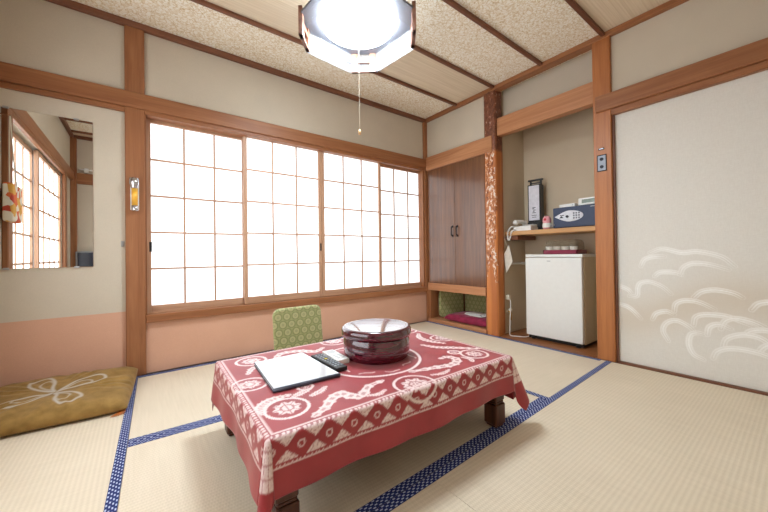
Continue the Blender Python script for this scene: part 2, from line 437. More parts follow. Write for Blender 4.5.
# ------------------------------------------------------------------ sliding door with a painted wave pattern
def fusuma_mat():
    m = N('wave_printed_door_paper'); m.set(Roughness=.85); m.b.inputs['Specular IOR Level'].default_value = .2
    v = m.coord(); f = m.noise(m.coord((1, 260, 40)), 1, 3); g = m.noise(m.coord((1, 40, 260)), 1, 3)
    base = m.ramp(m.math('ADD', m.math('MULTIPLY', f, .5), m.math('MULTIPLY', g, .5)), [(.3, lin(218, 214, 206)), (.7, lin(228, 225, 218))])
    c = m.mix(m.math('MULTIPLY', m.attr('cloud'), .55), base, lin(206, 190, 168))
    c = m.mix(m.math('MULTIPLY', m.attr('wave'), m.math('ADD', .75, m.math('MULTIPLY', m.noise(v, 60, 3), .5)), True), c, lin(250, 249, 246))
    m.color(c); return m.m
WAVES = [[(.694,.681),(.672,.729),(.62,.747),(.57,.747)],[(.644,.773),(.579,.798),(.484,.772),(.413,.778),(.314,.747),(.26,.691)],[(.622,.618),(.591,.645),(.523,.647),(.487,.632)],[(.496,.636),(.477,.681),(.432,.706),(.363,.7),(.284,.672)],[(.831,.544),(.774,.521),(.747,.49)],[(.763,.475),(.719,.479),(.713,.533),(.696,.569),(.643,.578),(.583,.551),(.541,.509)],[(.833,.413),(.764,.393),(.7,.327)],[(.435,.495),(.4,.534),(.341,.55),(.27,.538),(.233,.515)],[(.527,.398),(.517,.449),(.471,.474),(.409,.469),(.343,.434)],[(.637,.332),(.616,.373),(.566,.393),(.528,.378)],[(.559,.205),(.584,.264),(.567,.317),(.519,.342),(.464,.317),(.438,.29)],[(.438,.326),(.428,.376),(.385,.398),(.303,.401),(.243,.381),(.185,.358)],[(.398,.125),(.44,.146),(.461,.201),(.453,.263),(.421,.281),(.387,.276)],[(.378,.278),(.369,.326),(.328,.349),(.281,.33)],[(.321,.323),(.304,.371),(.265,.393),(.199,.384),(.143,.354)],[(.314,.221),(.298,.27),(.244,.303),(.186,.304),(.144,.28),(.07,.22)],[(.356,.143),(.339,.186),(.291,.215),(.216,.221),(.145,.206),(.07,.17)],[(.229,.306),(.199,.334),(.143,.344),(.08,.31)],
         [(.18,.22),(.15,.26),(.1,.27),(.03,.24)],[(.12,.36),(.09,.41),(.03,.42),(-.06,.39)],[(.2,.45),(.17,.49),(.1,.5),(.02,.46)]]
ys = np.linspace(-.06, .826, 253); zs = np.concatenate([np.linspace(.012, .86, 243), np.linspace(.88, 1.757, 20)])
Z, Y = np.meshgrid(zs, ys, indexing='ij')
wave = np.zeros(Z.shape)
for w in WAVES:
    p = poly2(w)
    d, fr = seg_dist(Y, Z, p)
    taper = np.clip(np.sin(PI*np.clip(fr*.85+.12, 0, 1)), .15, 1)
    for off, a in ((0, 1.), (.011, .7)):
        dd = np.abs(d-off); wave = np.maximum(wave, a*np.clip(1-dd/(.0052*taper+.001), 0, 1)**.6*(.45+.55*taper))
cloud = np.exp(-((Z-.40-.10*np.sin(Y*5+.4))/.14)**2)
P = np.stack([np.full(Z.shape, 2.712), Y, Z], -1)
b = B(); box(b, (2.714, -.06, .009), (2.735, .826, 1.757)); d1 = struct('door_1', b, PLA)
sheet('door_paper', P, {'wave': wave, 'cloud': cloud}, fusuma_mat(), d1)
b = B(); box(b, (2.716, YN, .009), (2.735, -.062, 1.757)); struct('door_2', b, PLA)

# ------------------------------------------------------------------ tatami mats
def quad_strip(bm, a, c, w, z, side):
    """cloth border of width w along a->c, laid to the left (side=1) or right (-1) of it"""
    uvl = bm.loops.layers.uv.verify()
    a, c = Vector((*a, 0)), Vector((*c, 0)); t = (c-a); L = t.length; t.normalize(); n = Vector((-t.y, t.x, 0))*side
    vs = [a, c, c+n*w, a+n*w]; top = [bm.verts.new((v.x, v.y, z)) for v in vs]; bot = [bm.verts.new((v.x, v.y, z-.0016)) for v in vs]
    f = bm.faces.new(top)
    for l, uv in zip(f.loops, ((0, 0), (L, 0), (L, w), (0, w))): l[uvl].uv = uv
    for i in range(4): bm.faces.new((bot[i], bot[(i+1) % 4], top[(i+1) % 4], top[i]))
HB = .034
def mat_(label, quad, mat, strips):
    cx = sum(p[0] for p in quad)/4; cy = sum(p[1] for p in quad)/4
    t = thing('tatami_mat', label, 'tatami mat', (cx, cy, -.034), 'tatami mats on the floor')
    b = B(); prism(b, quad, -.0335, -.0012); obj('woven_mat', b, mat, t)
    for a, c, s in strips:
        b = B(); quad_strip(b, a, c, HB, 0.0006, s); obj('border_strip', b, HERI, t)
yA = lambda x: .8 + .035*(x+.05)          # seam between the near mat and the ones beyond it
yB = lambda x: 1.757 - .03*(x+.05)
xa = lambda y: -.061 + .034*(y-1.32)        # seam beside the khaki cushion
e = .0008
XE, YE = 2.668, 2.694
mat_('tatami mat along the left wall, khaki cushion lying on it', [(XL, YN), (xa(YN)-e, YN), (xa(YE)-e, YE), (XL, YE)], TATY, [((xa(YN)-e, YN), (xa(YE)-e, YE), 1)])
mat_('tatami mat directly below the shoji windows, green floor chair on it', [(xa(1.757)+e, yB(-.05)+e), (1.722, yB(1.722)+e), (1.722, YE), (xa(YE)+e, YE)], TATX,
     [((xa(1.757)+e, yB(-.05)+e), (1.722, yB(1.722)+e), 1), ((xa(YE)+e, YE), (1.722, YE), -1)])
mat_('tatami mat mostly covered by the low table', [(xa(.8)+e, yA(-.05)+e), (1.722, yA(1.722)+e), (1.722, yB(1.722)-e), (xa(1.757)+e, yB(-.05)-e)], TATX,
     [((xa(.8)+e, yA(-.05)+e), (1.722, yA(1.722)+e), 1), ((xa(1.757)+e, yB(-.05)-e), (1.722, yB(1.722)-e), -1)])
mat_('tatami mat in front of the closet and the white fridge', [(1.724, yA(1.722)+e), (XE, yA(XE)+e), (XE, YE), (1.724, YE)], TATY,
     [((1.724, yA(1.722)+e), (1.724, YE), -1), ((XE, yA(XE)+.03), (XE, YE), 1)])
XS = .815
mat_('plain tatami mat in the foreground below the wave patterned sliding door', [(XS+e, YN), (2.689, YN), (2.669, yA(2.669)-e), (XS+e, yA(XS)-e)], TATX,
     [((XS+e, yA(XS)-e), (2.669, yA(2.669)-e), -1)])
mat_('tatami mat in the foreground below the near left corner of the low table', [(xa(YN)+e, YN), (XS-e, YN), (XS-e, yA(XS)-e), (xa(.8)+e, yA(-.05)-e)], TATX,
     [((xa(.8)+e, yA(-.05)-e), (XS-e, yA(XS)-e), -1)])

# ------------------------------------------------------------------ closet with two walnut doors
CY0, CY1, CX0, CX1 = 1.902, 2.690, 2.69, 3.15
t = thing('closet', 'built-in closet with two dark walnut doors above an open cubby', 'closet', (2.9, 2.3, 0))
b = B()
box(b, (2.668, CY0, .365), (CX1, CY1, .448), .003, 1)               # rail under the doors
box(b, (2.668, CY0, 0.0), (CX1, CY1, .040), .003, 1)                # cubby floor
box(b, (2.672, 2.650, .040), (CX1, CY1, .365), .002, 0)             # cubby left side
box(b, (2.69, 1.902, .040), (CX1, 1.915, .365), 0, 0)               # cubby right side
box(b, (CX1, CY0, 0), (CX1+.02, CY1, 1.75), 0, 0)
box(b, (2.69, 2.675, .448), (CX1, CY1, 1.747), 0, 0)
obj('carcass', b, [WZ, OY], t)
ymid = 2.282
for y0, y1, hy in ((CY0+.001, ymid-.001, ymid-.034), (ymid+.001, 2.675, ymid+.034)):
    b = B(); box(b, (2.683, y0, .450), (2.705, y1, 1.747), .002); d = obj('door', b, DOOR, t)
    b = B(); tube(b, curve_pts([(2.683, hy, .972), (2.662, hy, .980), (2.660, hy, 1.022), (2.662, hy, 1.064), (2.683, hy, 1.072)], 5), .0055)
    for z in (.972, 1.072): box(b, (2.679, hy-.010, z-.013), (2.684, hy+.010, z+.013), .002)
    obj('handle', b, BLACKMETAL, d)

# alcove shelf and its bracket
t = thing('wall_shelf', 'light wooden shelf spanning the alcove above the white fridge', 'shelf', (3.0, 1.37, .94))
b = B(); box(b, (2.83, AY0+.003, .948), (AX-.002, AY1-.002, .988), .004); obj('board', b, SHELFW, t)
b = B(); box(b, (2.845, AY1-.125, .905), (AX-.02, AY1-.003, .947), .002); obj('bracket', b, DY, t)

# ------------------------------------------------------------------ fridge
t = thing('refrigerator', 'small white refrigerator in the alcove under the shelf', 'refrigerator', (3.0, 1.355, 0))
FX, FY0, FY1 = 2.835, 1.108, 1.588
FB = plain('fridge_enamel', lin(228, 228, 224), .35, 0, .015)
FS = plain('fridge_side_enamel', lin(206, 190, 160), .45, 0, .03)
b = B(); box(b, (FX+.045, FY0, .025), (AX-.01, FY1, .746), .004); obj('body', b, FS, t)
b = B(); box(b, (FX, FY0+.002, .035), (FX+.040, FY1-.002, .736), .008, seg=2); d = obj('door', b, FB, t)
b = B(); box(b, (FX+.010, FY0-.001, .740), (AX-.008, FY1+.001, .766), .006, seg=2); obj('top_panel', b, FB, t)
b = B(); box(b, (FX-.002, FY1-.23, .704), (FX+.003, FY1-.20, .710)); obj('badge', b, STEEL, d)
b = B(); box(b, (FX+.03, FY0+.01, .004), (AX-.02, FY1-.01, .030)); obj('plinth', b, BLACK, t)
for y in (FY0+.05, FY1-.05):
    b = B(); lathe(b, [(0, 0), (.018, 0), (.018, .02), (0, .02)], (FX+.035, y, -.002), 16); obj('foot', b, BLACK, t)

# ------------------------------------------------------------------ items on the fridge
def glass_mat(name, c=(1, 1, 1, 1), rough=.05, alpha=.25):
    m = N(name); m.set(Base_Color=c, Roughness=rough, Alpha=alpha); m.b.inputs['Specular IOR Level'].default_value = .6
    return m.m
CLEAR = glass_mat('clear_smoked_plastic', lin(150, 135, 110), .08, .30)
t = thing('cup_tray', 'burgundy tray with a clear dome lid on top of the fridge', 'tray', (2.97, 1.31, .778))
TX0, TX1, TY0, TY1 = 2.895, 3.09, 1.165, 1.452
b = B()
prism(b, [(TX0+.015, TY0+.015), (TX1-.015, TY0+.015), (TX1-.015, TY1-.015), (TX0+.015, TY1-.015)], .778, .786)
for lo, hi in (((TX0, TY0, .780), (TX0+.012, TY1, .815)), ((TX1-.012, TY0, .780), (TX1, TY1, .815)), ((TX0, TY0, .780), (TX1, TY0+.012, .815)), ((TX0, TY1-.012, .780), (TX1, TY1, .815))):
    box(b, lo, hi, .003)
obj('tray_base', b, BURG, t)
ns = 16; P = []; tray_root = t
prof = [(1.0, .816), (1.0, .84), (.985, .868), (.95, .888), (.86, .900), (.70, .906), (.35, .908), (.001, .908)]
cx, cy = (TX0+TX1)/2, (TY0+TY1)/2; hx, hy = (TX1-TX0)/2-.004, (TY1-TY0)/2-.004
for s, z in prof:
    ring = []
    for k in range(49):
        a = 2*PI*k/48; c_, s_ = math.cos(a), math.sin(a)
        ring.append((cx+hx*s*math.copysign(abs(c_)**.35, c_), cy+hy*s*math.copysign(abs(s_)**.35, s_), z))
    P.append(ring)
sheet('dome_lid', np.array(P), {}, CLEAR, t)
cup_m = plain('white_porcelain', lin(236, 234, 226), .25, 0, .02)
def cup_bm(c):
    b = B(); lathe(b, [(0, .004), (.017, .004), (.017, 0), (.020, 0), (.021, .006), (.030, .022), (.032, .060), (.030, .060), (.028, .024), (.018, .010), (0, .010)], c, 24); return b
cups = [(2.935, 1.413, 'far left'), (2.935, 1.345, 'second from left'), (2.935, 1.276, 'third from left'), (2.935, 1.207, 'rightmost, nearest the pillar')]
ct = obj('teacup', cup_bm((2.935, 1.413, .786)), cup_m, base=(2.935, 1.413, .786), smooth=True)
for i, (x, y, w) in enumerate(cups):
    c = ct
    if i: c = ct.copy(); col.objects.link(c); c.location = (x, y, .786)
    c.location.z -= .012
    tag(c, 'white upturned teacup under the dome lid, %s in the tray' % w, 'cup', 'teacups in the tray on the fridge')

tray_root.location.z -= .012
# ------------------------------------------------------------------ items on the alcove shelf
ZS = .988
t = thing('lantern', 'black framed upright lantern with pale panel on the alcove shelf', 'lantern', (3.0, 1.54, ZS))
Lm = Matrix.Translation((3.100, 1.612, ZS)) @ Matrix.Rotation(math.radians(6), 4, 'Z') @ Matrix.Scale(1.07, 4)
b = B(); box(b, (-.052, -.060, 0), (.036, .060, .085), .004, M=Lm)
box(b, (-.048, -.056, .085), (.032, .056, .425), .003, M=Lm); obj('case', b, BLACK, t)
b = B(); box(b, (-.0505, -.046, .10), (-.0475, .046, .415), M=Lm); pn = obj('panel', b, plain('pale_lantern_panel', lin(220, 220, 230), .5), t)
b = B()
for z, w, dz in ((.215, .03, .0), (.205, .02, .008), (.192, .026, -.004), (.180, .014, .004), (.168, .03, 0), (.145, .045, 0), (.128, .035, .0)):
    box(b, (-.0512, -w/2+dz, z-.003), (-.0503, w/2+dz, z+.003), M=Lm)
box(b, (-.0512, -.002, .165), (-.0503, .002, .222), M=Lm)
obj('lettering', b, GREYINK, pn)
b = B()
for y in (-.045, .045): box(b, (-.01, y-.006, .425), (.01, y+.006, .475), .002, M=Lm)
v0 = len(b.verts); box(b, (-.018, -.066, .462), (.006, .066, .478), .003, M=Lm); box(b, (-.008, -.046, .440), (.008, .046, .448), M=Lm)
obj('carrying_handle', b, BLACK, t)
b = B(); box(b, (-.0535, -.025, .018), (-.051, .025, .062), .002, M=Lm); lathe(b, [(0, 0), (.009, 0), (.009, .004), (0, .004)], n=16, M=Lm @ Matrix.Translation((-.053, 0, .04)) @ Matrix.Rotation(-PI/2, 4, 'Y')); obj('switch_plate', b, BLACKMETAL, t)

t = thing('telephone', 'white corded telephone at the left end of the alcove shelf', 'telephone', (2.95, 1.66, ZS))
b = B()
prism(b, [(2.865, 1.545), (2.995, 1.545), (2.995, 1.715), (2.865, 1.715)], ZS, ZS+.034)
Mt = Matrix.Translation((2.930, 1.630, ZS+.034)) @ Matrix.Rotation(math.radians(-7), 4, 'Y')
box(b, (-.062, -.082, -.006), (.062, .082, .020), .008, M=Mt, seg=2); obj('base', b, WHITEP, t)
b = B(); pts = curve_pts([(-.085, 0, -.004), (-.075, 0, .012), (-.03, 0, .020), (.03, 0, .022), (.075, 0, .016), (.085, 0, .002)], 5)
Mh = Matrix.Translation((2.912, 1.675, ZS+.070)); tube(b, [Mh @ p for p in pts], [.024]*6+[.018]*(len(pts)-12)+[.024]*6, 12); obj('handset', b, WHITEP, t, smooth=True)
b = B()
for r in range(4):
    for c in range(3): box(b, (-.045+r*.022, -.062+c*.024, .022), (-.031+r*.022, -.046+c*.024, .027), .002, M=Mt)
obj('keypad', b, GREYPAPER, t)
b = B(); hp = []
axis_pts = curve_pts([(2.862, 1.712, ZS+.045), (2.832, 1.725, ZS+.038), (2.815, 1.742, ZS+.0), (2.812, 1.745, ZS-.05), (2.816, 1.74, ZS-.085), (2.822, 1.728, ZS-.06), (2.823, 1.715, ZS-.01), (2.838, 1.70, ZS+.012), (2.874, 1.69, ZS+.014)], 16)
for i, p in enumerate(axis_pts): hp.append(p+Vector((.006*math.cos(i*1.3), .006*math.sin(i*1.3), .003*math.sin(i*1.3))))
tube(b, hp, .0035, 6); obj('coiled_cord', b, WHITEP, t)

b = B(); box(b, (-.03, -.005, 0), (.03, .005, .002)); M_ = Matrix.Translation((2.99, 1.735, ZS))
b.free()
t = thing('black_stand', 'small black tapered stand behind the white telephone', 'stand', (3.10, 1.735, ZS))
b = B(); lathe(b, [(0, 0), (.022, 0), (.022, .006), (.006, .012), (.004, .09), (.006, .095), (0, .1)], (3.10, 1.735, ZS), 20); obj('stem', b, BLACK, t)

t = thing('figurine', 'small pink and white ornament between the lantern and the safe', 'ornament', (2.9, 1.412, ZS))
c = (2.905, 1.415, ZS)
b = B(); lathe(b, [(0, 0), (.028, 0), (.034, .012), (.036, .04), (.031, .062), (.036, .074), (.033, .1), (.02, .118), (0, .123)], c, 28); obj('body', b, PINKP, t, smooth=True)
b = B(); lathe(b, [(.0362, .016), (.0380, .040), (.0335, .056)], c, 28); obj('white_band', b, PAPER, t, smooth=True)
b = B(); lathe(b, [(0, 0), (.012, 0), (.012, .0015), (0, .0015)], n=18, M=Matrix.Translation((c[0]-.036, c[1], ZS+.088)) @ Matrix.Rotation(-PI/2, 4, 'Y')); obj('red_mark', b, REDINK, t)
b = B()
for k in range(3): tube(b, curve_pts([(2.872+.004*k, 1.372-.012*k, ZS+.006), (2.864, 1.365-.011*k, ZS+.02), (2.868, 1.36-.012*k, ZS+.034), (2.88, 1.358-.011*k, ZS+.006)], 5), .004, 6)
tag(obj('wire_coil', b, STEEL, base=(2.87, 1.36, ZS)), 'small loops of grey wire in front of the pink ornament', 'cable')

# safe with an oval keypad panel
t = thing('safe', 'dark blue steel safe with oval keypad on the alcove shelf', 'safe', (3.0, 1.165, ZS))
SX0 = 2.87
b = B(); box(b, (SX0+.012, .992, ZS+.001), (3.17, 1.347, ZS+.178), .004); obj('body', b, NAVY, t)
b = B(); box(b, (SX0, .994, ZS+.006), (SX0+.011, 1.345, ZS+.176), .003); d = obj('door', b, NAVY, t)
b = B(); oc = (1.216, ZS+.098); pts = []
for k in range(48):
    a = 2*PI*k/48; rx = .112; y = oc[0]+rx*math.cos(a); z = oc[1]+.046*math.sin(a)*(1-.75*max(0, math.cos(a))**1.5)
    pts.append((y, z))
My = Matrix(((0, 0, 1, 0), (1, 0, 0, 0), (0, 1, 0, 0), (0, 0, 0, 1)))   # (a,b,h) -> (x=h,y=a,z=b)
prism(b, pts, SX0-.006, SX0, M=My); k_ = obj('keypad_panel', b, plain('silver_panel', lin(206, 208, 214), .4, .2), d)
b = B()
for r in range(3):
    for c_ in range(3): box(b, (SX0-.009, 1.128+c_*.020, oc[1]-.026+r*.020), (SX0-.0058, 1.140+c_*.020, oc[1]-.013+r*.020), .001)
obj('keys', b, GREYINK, k_)
b = B(); lathe(b, [(0, 0), (.011, 0), (.010, .012), (0, .012)], n=20, M=Matrix.Translation((SX0-.006, 1.225, oc[1]-.004)) @ Matrix.Rotation(-PI/2, 4, 'Y'))
box(b, (SX0-.0075, 1.252, oc[1]+.006), (SX0-.0058, 1.284, oc[1]+.012)); prism(b, [(1.255, oc[1]-.014), (1.292, oc[1]-.014), (1.272, oc[1]+.004)], SX0-.0072, SX0-.0058, M=My)
obj('dial_and_marks', b, DARKINK, k_)
b = B(); box(b, (SX0-.0012, 1.012, ZS+.158), (SX0+.0002, 1.052, ZS+.164)); obj('maker_mark', b, GREYPAPER, d)
ZT = ZS+.178
t = thing('receiver_box', 'low plain white box on the left of the safe top', 'device', (2.96, 1.235, ZT))
b = B(); box(b, (2.90, 1.180, ZT), (2.99, 1.305, ZT+.028), .004, seg=2); obj('case', b, WHITEP, t)
b = B(); box(b, (2.8985, 1.19, ZT+.010), (2.9005, 1.20, ZT+.016)); obj('indicator', b, GREYINK, t)
t = thing('digital_clock', 'white digital clock with grey display on the right of the safe top', 'clock', (2.96, 1.1, ZT))
b = B(); Mc = Matrix.Translation((2.93, 1.085, ZT)) @ Matrix.Rotation(math.radians(12), 4, 'Y')
box(b, (-.014, -.078, .003), (.022, .078, .064), .005, M=Mc, seg=2); box(b, (.0, -.05, 0.0), (.055, .05, .012), .002, M=Matrix.Translation((2.93, 1.085, ZT))); obj('case', b, WHITEP, t)
b = B(); box(b, (-.0155, -.060, .018), (-.013, .050, .050), M=Mc); obj('display', b, LCD, t)

# ------------------------------------------------------------------ left side of the alcove
t = thing('towel_rail', 'white rail across the left side wall of the alcove', 'rail', (3.05, 1.785, .67))
b = B(); tube(b, [(2.86, 1.757, .678), (3.15, 1.757, .672)], .009, 10); obj('bar', b, WHITEP, t)
b = B(); box(b, (2.87, 1.757, .664), (2.89, 1.789, .690), .002); obj('mount', b, WHITEP, t)
b = B(); box(b, (3.12, 1.757, .660), (3.14, 1.789, .686), .002); obj('mount', b, WHITEP, t)
t = thing('hanging_booklet', 'pale paper booklet hanging by string beside the decorative post', 'booklet', (2.80, 1.75, .59))
cs = [(2.795, 1.776, .775), (2.795, 1.725, .858), (2.795, 1.690, .700), (2.795, 1.757, .592)]
b = B(); va = [b.verts.new(c) for c in cs]; vb = [b.verts.new((c[0]+.007, c[1], c[2])) for c in cs]
b.faces.new(va); b.faces.new(vb[::-1])
for i in range(4): b.faces.new((va[i], va[(i+1) % 4], vb[(i+1) % 4], vb[i]))
obj('pages', b, plain('ivory_paper', lin(214, 208, 196), .8), t)
b = B(); tube(b, [(2.800, 1.740, .835), (2.80, 1.760, .88), (2.80, 1.776, .925)], .0015, 5); obj('string', b, CREAMP, t)
b = B(); lathe(b, [(0, 0), (.006, 0), (.006, .01), (0, .01)], n=10, M=Matrix.Translation((2.80, 1.784, .925)) @ Matrix.Rotation(PI/2, 4, 'X')); obj('hook', b, STEEL, t)
t = thing('gas_valve', 'small brass valve low on the alcove side wall', 'valve', (2.84, 1.775, .2))
b = B(); tube(b, [(2.86, 1.79, .215), (2.86, 1.762, .215), (2.86, 1.757, .205), (2.86, 1.757, .13)], .010, 10); obj('pipe', b, BRASS, t, smooth=True)
b = B(); box(b, (2.845, 1.742, .222), (2.875, 1.772, .243), .003); obj('tap', b, CREAMP, t)
b = B(); lathe(b, [(0, 0), (.022, 0), (.022, .006), (0, .006)], n=20, M=Matrix.Translation((2.86, 1.79, .215)) @ Matrix.Rotation(PI/2, 4, 'X')); obj('flange', b, CREAMP, t)
t = thing('power_cord', 'white cord running from the alcove valve along the wooden floor to the fridge', 'cord', (2.8, 1.7, 0))
b = B(); tube(b, curve_pts([(2.845, 1.750, .33), (2.825, 1.735, .26), (2.80, 1.728, .16), (2.785, 1.722, .05), (2.78, 1.715, .006), (2.80, 1.66, .003), (2.84, 1.60, .003), (2.90, 1.592, .006), (2.96, 1.597, .02)], 8), .004, 8); obj('flex', b, WHITEP, t, smooth=True)
b = B(); box(b, (2.83, 1.755, .33), (2.86, 1.789, .375), .004); obj('plug', b, CREAMP, t)

# ------------------------------------------------------------------ cushions and floor chairs
def motif_mat(name, c1, c2, line, sheen=.2, rough=.8, weave=700):
    m = N(name); m.set(Roughness=rough); m.b.inputs['Specular IOR Level'].default_value = .2
    m.b.inputs['Sheen Weight'].default_value = sheen
    v = m.coord(); f = m.noise(v, 18, 4); g = m.noise(v, weave, 1)
    c = m.ramp(f, [(.3, c1), (.7, c2)])
    m.color(m.mix(m.attr('pattern'), c, line)); m.bump(m.math('ADD', f, m.math('MULTIPLY', g, .4)), .25, .003); return m.m

def pillow(name, cx, cy, z0, w, d, h, mat, rot=0, edge=.30, lift=None, pattern=None, n=90, parent=None, base=None):
    """closed plump cushion: upper and lower skins meeting at a seam"""
    u = np.linspace(-1, 1, n); V, U = np.meshgrid(u, u, indexing='ij')
    def prof(a): return np.clip(1-np.abs(a)**5, 0, 1)**.5
    f = prof(U)*prof(V)
    pin = 1-.045*(U*U)*(1-V*V)                      # sides pulled in a little between the corners
    pin2 = 1-.045*(V*V)*(1-U*U)
    x = U*w/2*pin2; y = V*d/2*pin
    wr = .004*np.sin(x*60+y*17+2*np.sin(y*13))*f*(1-f*.6)
    ra, rr0 = np.arctan2(y, x), np.hypot(x, y)
    if n > 100: wr = wr+.0035*np.sin(ra*21+3*np.sin(ra*5))*np.clip((rr0-.10)/.1, 0, 1)*f
    top = z0+h*edge+(h*(1-edge))*f**.8*(1-.12*np.exp(-(x*x+y*y)/.004))+wr
    bot = z0+h*edge-(h*edge)*f**.6
    if lift is not None: L = lift(x, y); top = top+L; bot = bot+L
    c, s = math.cos(rot), math.sin(rot)
    wx, wy = cx+x*c-y*s, cy+x*s+y*c
    Pt = np.stack([wx, wy, top], -1); Pb = np.stack([wx, wy, bot], -1)[:, ::-1]
    pt = pattern(x, y) if pattern else np.zeros(x.shape)
    # one closed mesh from both skins
    me = bpy.data.meshes.new(name); idx = np.arange(n*n).reshape(n, n)
    Ft = np.stack([idx[:-1,:-1], idx[:-1,1:], idx[1:,1:], idx[1:,:-1]], -1).reshape(-1, 4)
    verts = np.concatenate([Pt.reshape(-1, 3), Pb.reshape(-1, 3)]); F = np.concatenate([Ft, Ft+n*n])
    me.from_pydata(verts.tolist(), [], F.tolist())
    at = me.attributes.new('pattern', 'FLOAT', 'POINT'); at.data.foreach_set('value', np.concatenate([pt.ravel(), np.zeros(n*n)]).astype(np.float32))
    bm = bmesh.new(); bm.from_mesh(me); bmesh.ops.remove_doubles(bm, verts=bm.verts, dist=.0004); bmesh.ops.recalc_face_normals(bm, faces=bm.faces); bm.to_mesh(me); bm.free()
    return put(name, me, mat, parent, base, smooth=True)

# khaki floor cushion by the left wall
KC = (-.362, 2.407)
KM = motif_mat('khaki_brocade', lin(128, 98, 48), lin(158, 124, 68), lin(190, 182, 170), .1)
def khaki_pattern(x, y):
    out = np.zeros(x.shape); r = np.hypot(x, y); a = np.arctan2(y, x)
    for k in range(4):
        for pts in ([(.012, .0), (.07, .055), (.15, .085), (.205, .06), (.20, .01), (.13, -.01), (.05, .004), (.012, 0)],):
            ang = k*PI/2+.30; c, s = math.cos(ang), math.sin(ang)
            p = [(q[0]*c-q[1]*s, q[0]*s+q[1]*c) for q in poly2(pts, 8)]
            d, _ = seg_dist(x, y, p); out = np.maximum(out, np.clip(1.6-d/.0066, 0, 1))
            p2 = [(q[0]*.62*c-q[1]*.55*s+.02*c, q[0]*.62*s+q[1]*.55*c+.02*s) for q in poly2(pts, 8)]
            d, _ = seg_dist(x, y, p2); out = np.maximum(out, .8*np.clip(1.4-d/.0052, 0, 1))
    return out*.85
t = thing('floor_cushion', 'khaki gold floor cushion with grey flower motif below the wall mirror', 'cushion', (KC[0], KC[1], 0))
pillow('cover', KC[0], KC[1], .0012, .655, .555, .088, KM, math.radians(-4.5), .25, lift=lambda x, y: .034*np.clip((y+.06)/.33, 0, 1)**1.5, pattern=khaki_pattern, n=150, parent=t)
b = B()
for k in range(7):
    a = -.5+.16*k; tube(b, [(-.078, 2.155, .022), (-.076+.028*math.sin(a), 2.14-.02*math.cos(a), .008), (-.070+.06*math.sin(a-.5), 2.13-.045*math.cos(a), .0035)], .0018, 5)
obj('tassel', b, plain('orange_thread', lin(196, 116, 52), .8), t)

# green legless chair with round medallions
def green_mat():
    m = N('green_medallion_cloth'); m.set(Roughness=.8); m.b.inputs['Sheen Weight'].default_value = .2; m.b.inputs['Specular IOR Level'].default_value = .2
    uv = m.n('ShaderNodeUVMap'); mp = m.n('ShaderNodeMapping'); mp.inputs['Scale'].default_value = (1/.055, 1/.0476, 1); m.l(uv.outputs[0], mp.inputs['Vector'])
    sx = m.n('ShaderNodeSeparateXYZ'); m.l(mp.outputs[0], sx.inputs[0])
    row = m.math('FLOOR', sx.outputs[1]); par = m.math('MULTIPLY', m.math('FRACT', m.math('MULTIPLY', row, .5)), 1.0)
    fx = m.math('SUBTRACT', m.math('FRACT', m.math('ADD', sx.outputs[0], par)), .5); fy = m.math('SUBTRACT', m.math('FRACT', sx.outputs[1]), .5)
    d = m.math('SQRT', m.math('ADD', m.math('MULTIPLY', fx, fx), m.math('MULTIPLY', m.math('MULTIPLY', fy, fy), .75)))
    ring = m.ramp(d, [(0, lin(190, 184, 136)), (.10, lin(150, 152, 108)), (.18, lin(186, 180, 130)), (.32, lin(182, 178, 128)), (.38, lin(128, 132, 86)), (.46, lin(150, 154, 102)), (.6, lin(166, 168, 114))])
    f = m.noise(m.coord(), 500, 2)
    m.color(m.mix(m.math('MULTIPLY', f, .25), ring, lin(126, 128, 82))); return m.m
GREEN = green_mat()
def padded_panel(w, h, thick, rad, M, mat, name, parent):
    """rounded-corner upholstered board in its own plane (x across, z up), UV in metres"""
    bm = B(); pts = []; seg = 8
    for cx_, cz_, a0 in ((w/2-rad, h-rad, 0), (-w/2+rad, h-rad, PI/2), (-w/2+rad, rad, PI), (w/2-rad, rad, 1.5*PI)):
        for k in range(seg+1): a = a0+PI/2*k/seg; pts.append((cx_+rad*math.cos(a), cz_+rad*math.sin(a)))
    uvl = bm.loops.layers.uv.verify()
    rings = []
    for ins, y in ((.012, -thick/2), (.003, -thick/2+.004), (0, -thick/2+.011), (0, thick/2-.011), (.003, thick/2-.004), (.012, thick/2)):
        kx, kz = (w/2-ins)/(w/2), (h/2-ins)/(h/2)
        rings.append([bm.verts.new((p[0]*kx, y, h/2+(p[1]-h/2)*kz)) for p in pts])
    n = len(pts)
    for a, c in zip(rings, rings[1:]):
        for i in range(n): bm.faces.new((a[i], a[(i+1) % n], c[(i+1) % n], c[i]))
    bm.faces.new(rings[0]); bm.faces.new(rings[-1][::-1])
    for f in bm.faces:
        for l in f.loops: l[uvl].uv = (l.vert.co.x+5, l.vert.co.z+5)
    bmesh.ops.transform(bm, matrix=M, verts=bm.verts)
    o = obj(name, bm, mat, parent, smooth=False)
    for p in o.data.polygons: p.use_smooth = len(p.vertices) == 4
    return o
GC = (.799, 1.93)
t = thing('floor_chair', 'green medallion patterned legless floor chair behind the low table', 'floor chair', (GC[0], GC[1], 0))
Mg = Matrix.Translation((GC[0], GC[1], .055)) @ Matrix.Rotation(math.radians(1.0), 4, 'Z') @ Matrix.Rotation(math.radians(-7), 4, 'X')
padded_panel(.318, .408, .034, .045, Mg, GREEN, 'backrest', t)
Ms = Matrix.Translation((GC[0], GC[1]-.03, .030)) @ Matrix.Rotation(math.radians(1.0), 4, 'Z') @ Matrix.Rotation(PI/2, 4, 'X')
padded_panel(.40, .24, .056, .045, Ms, GREEN, 'seat', t)

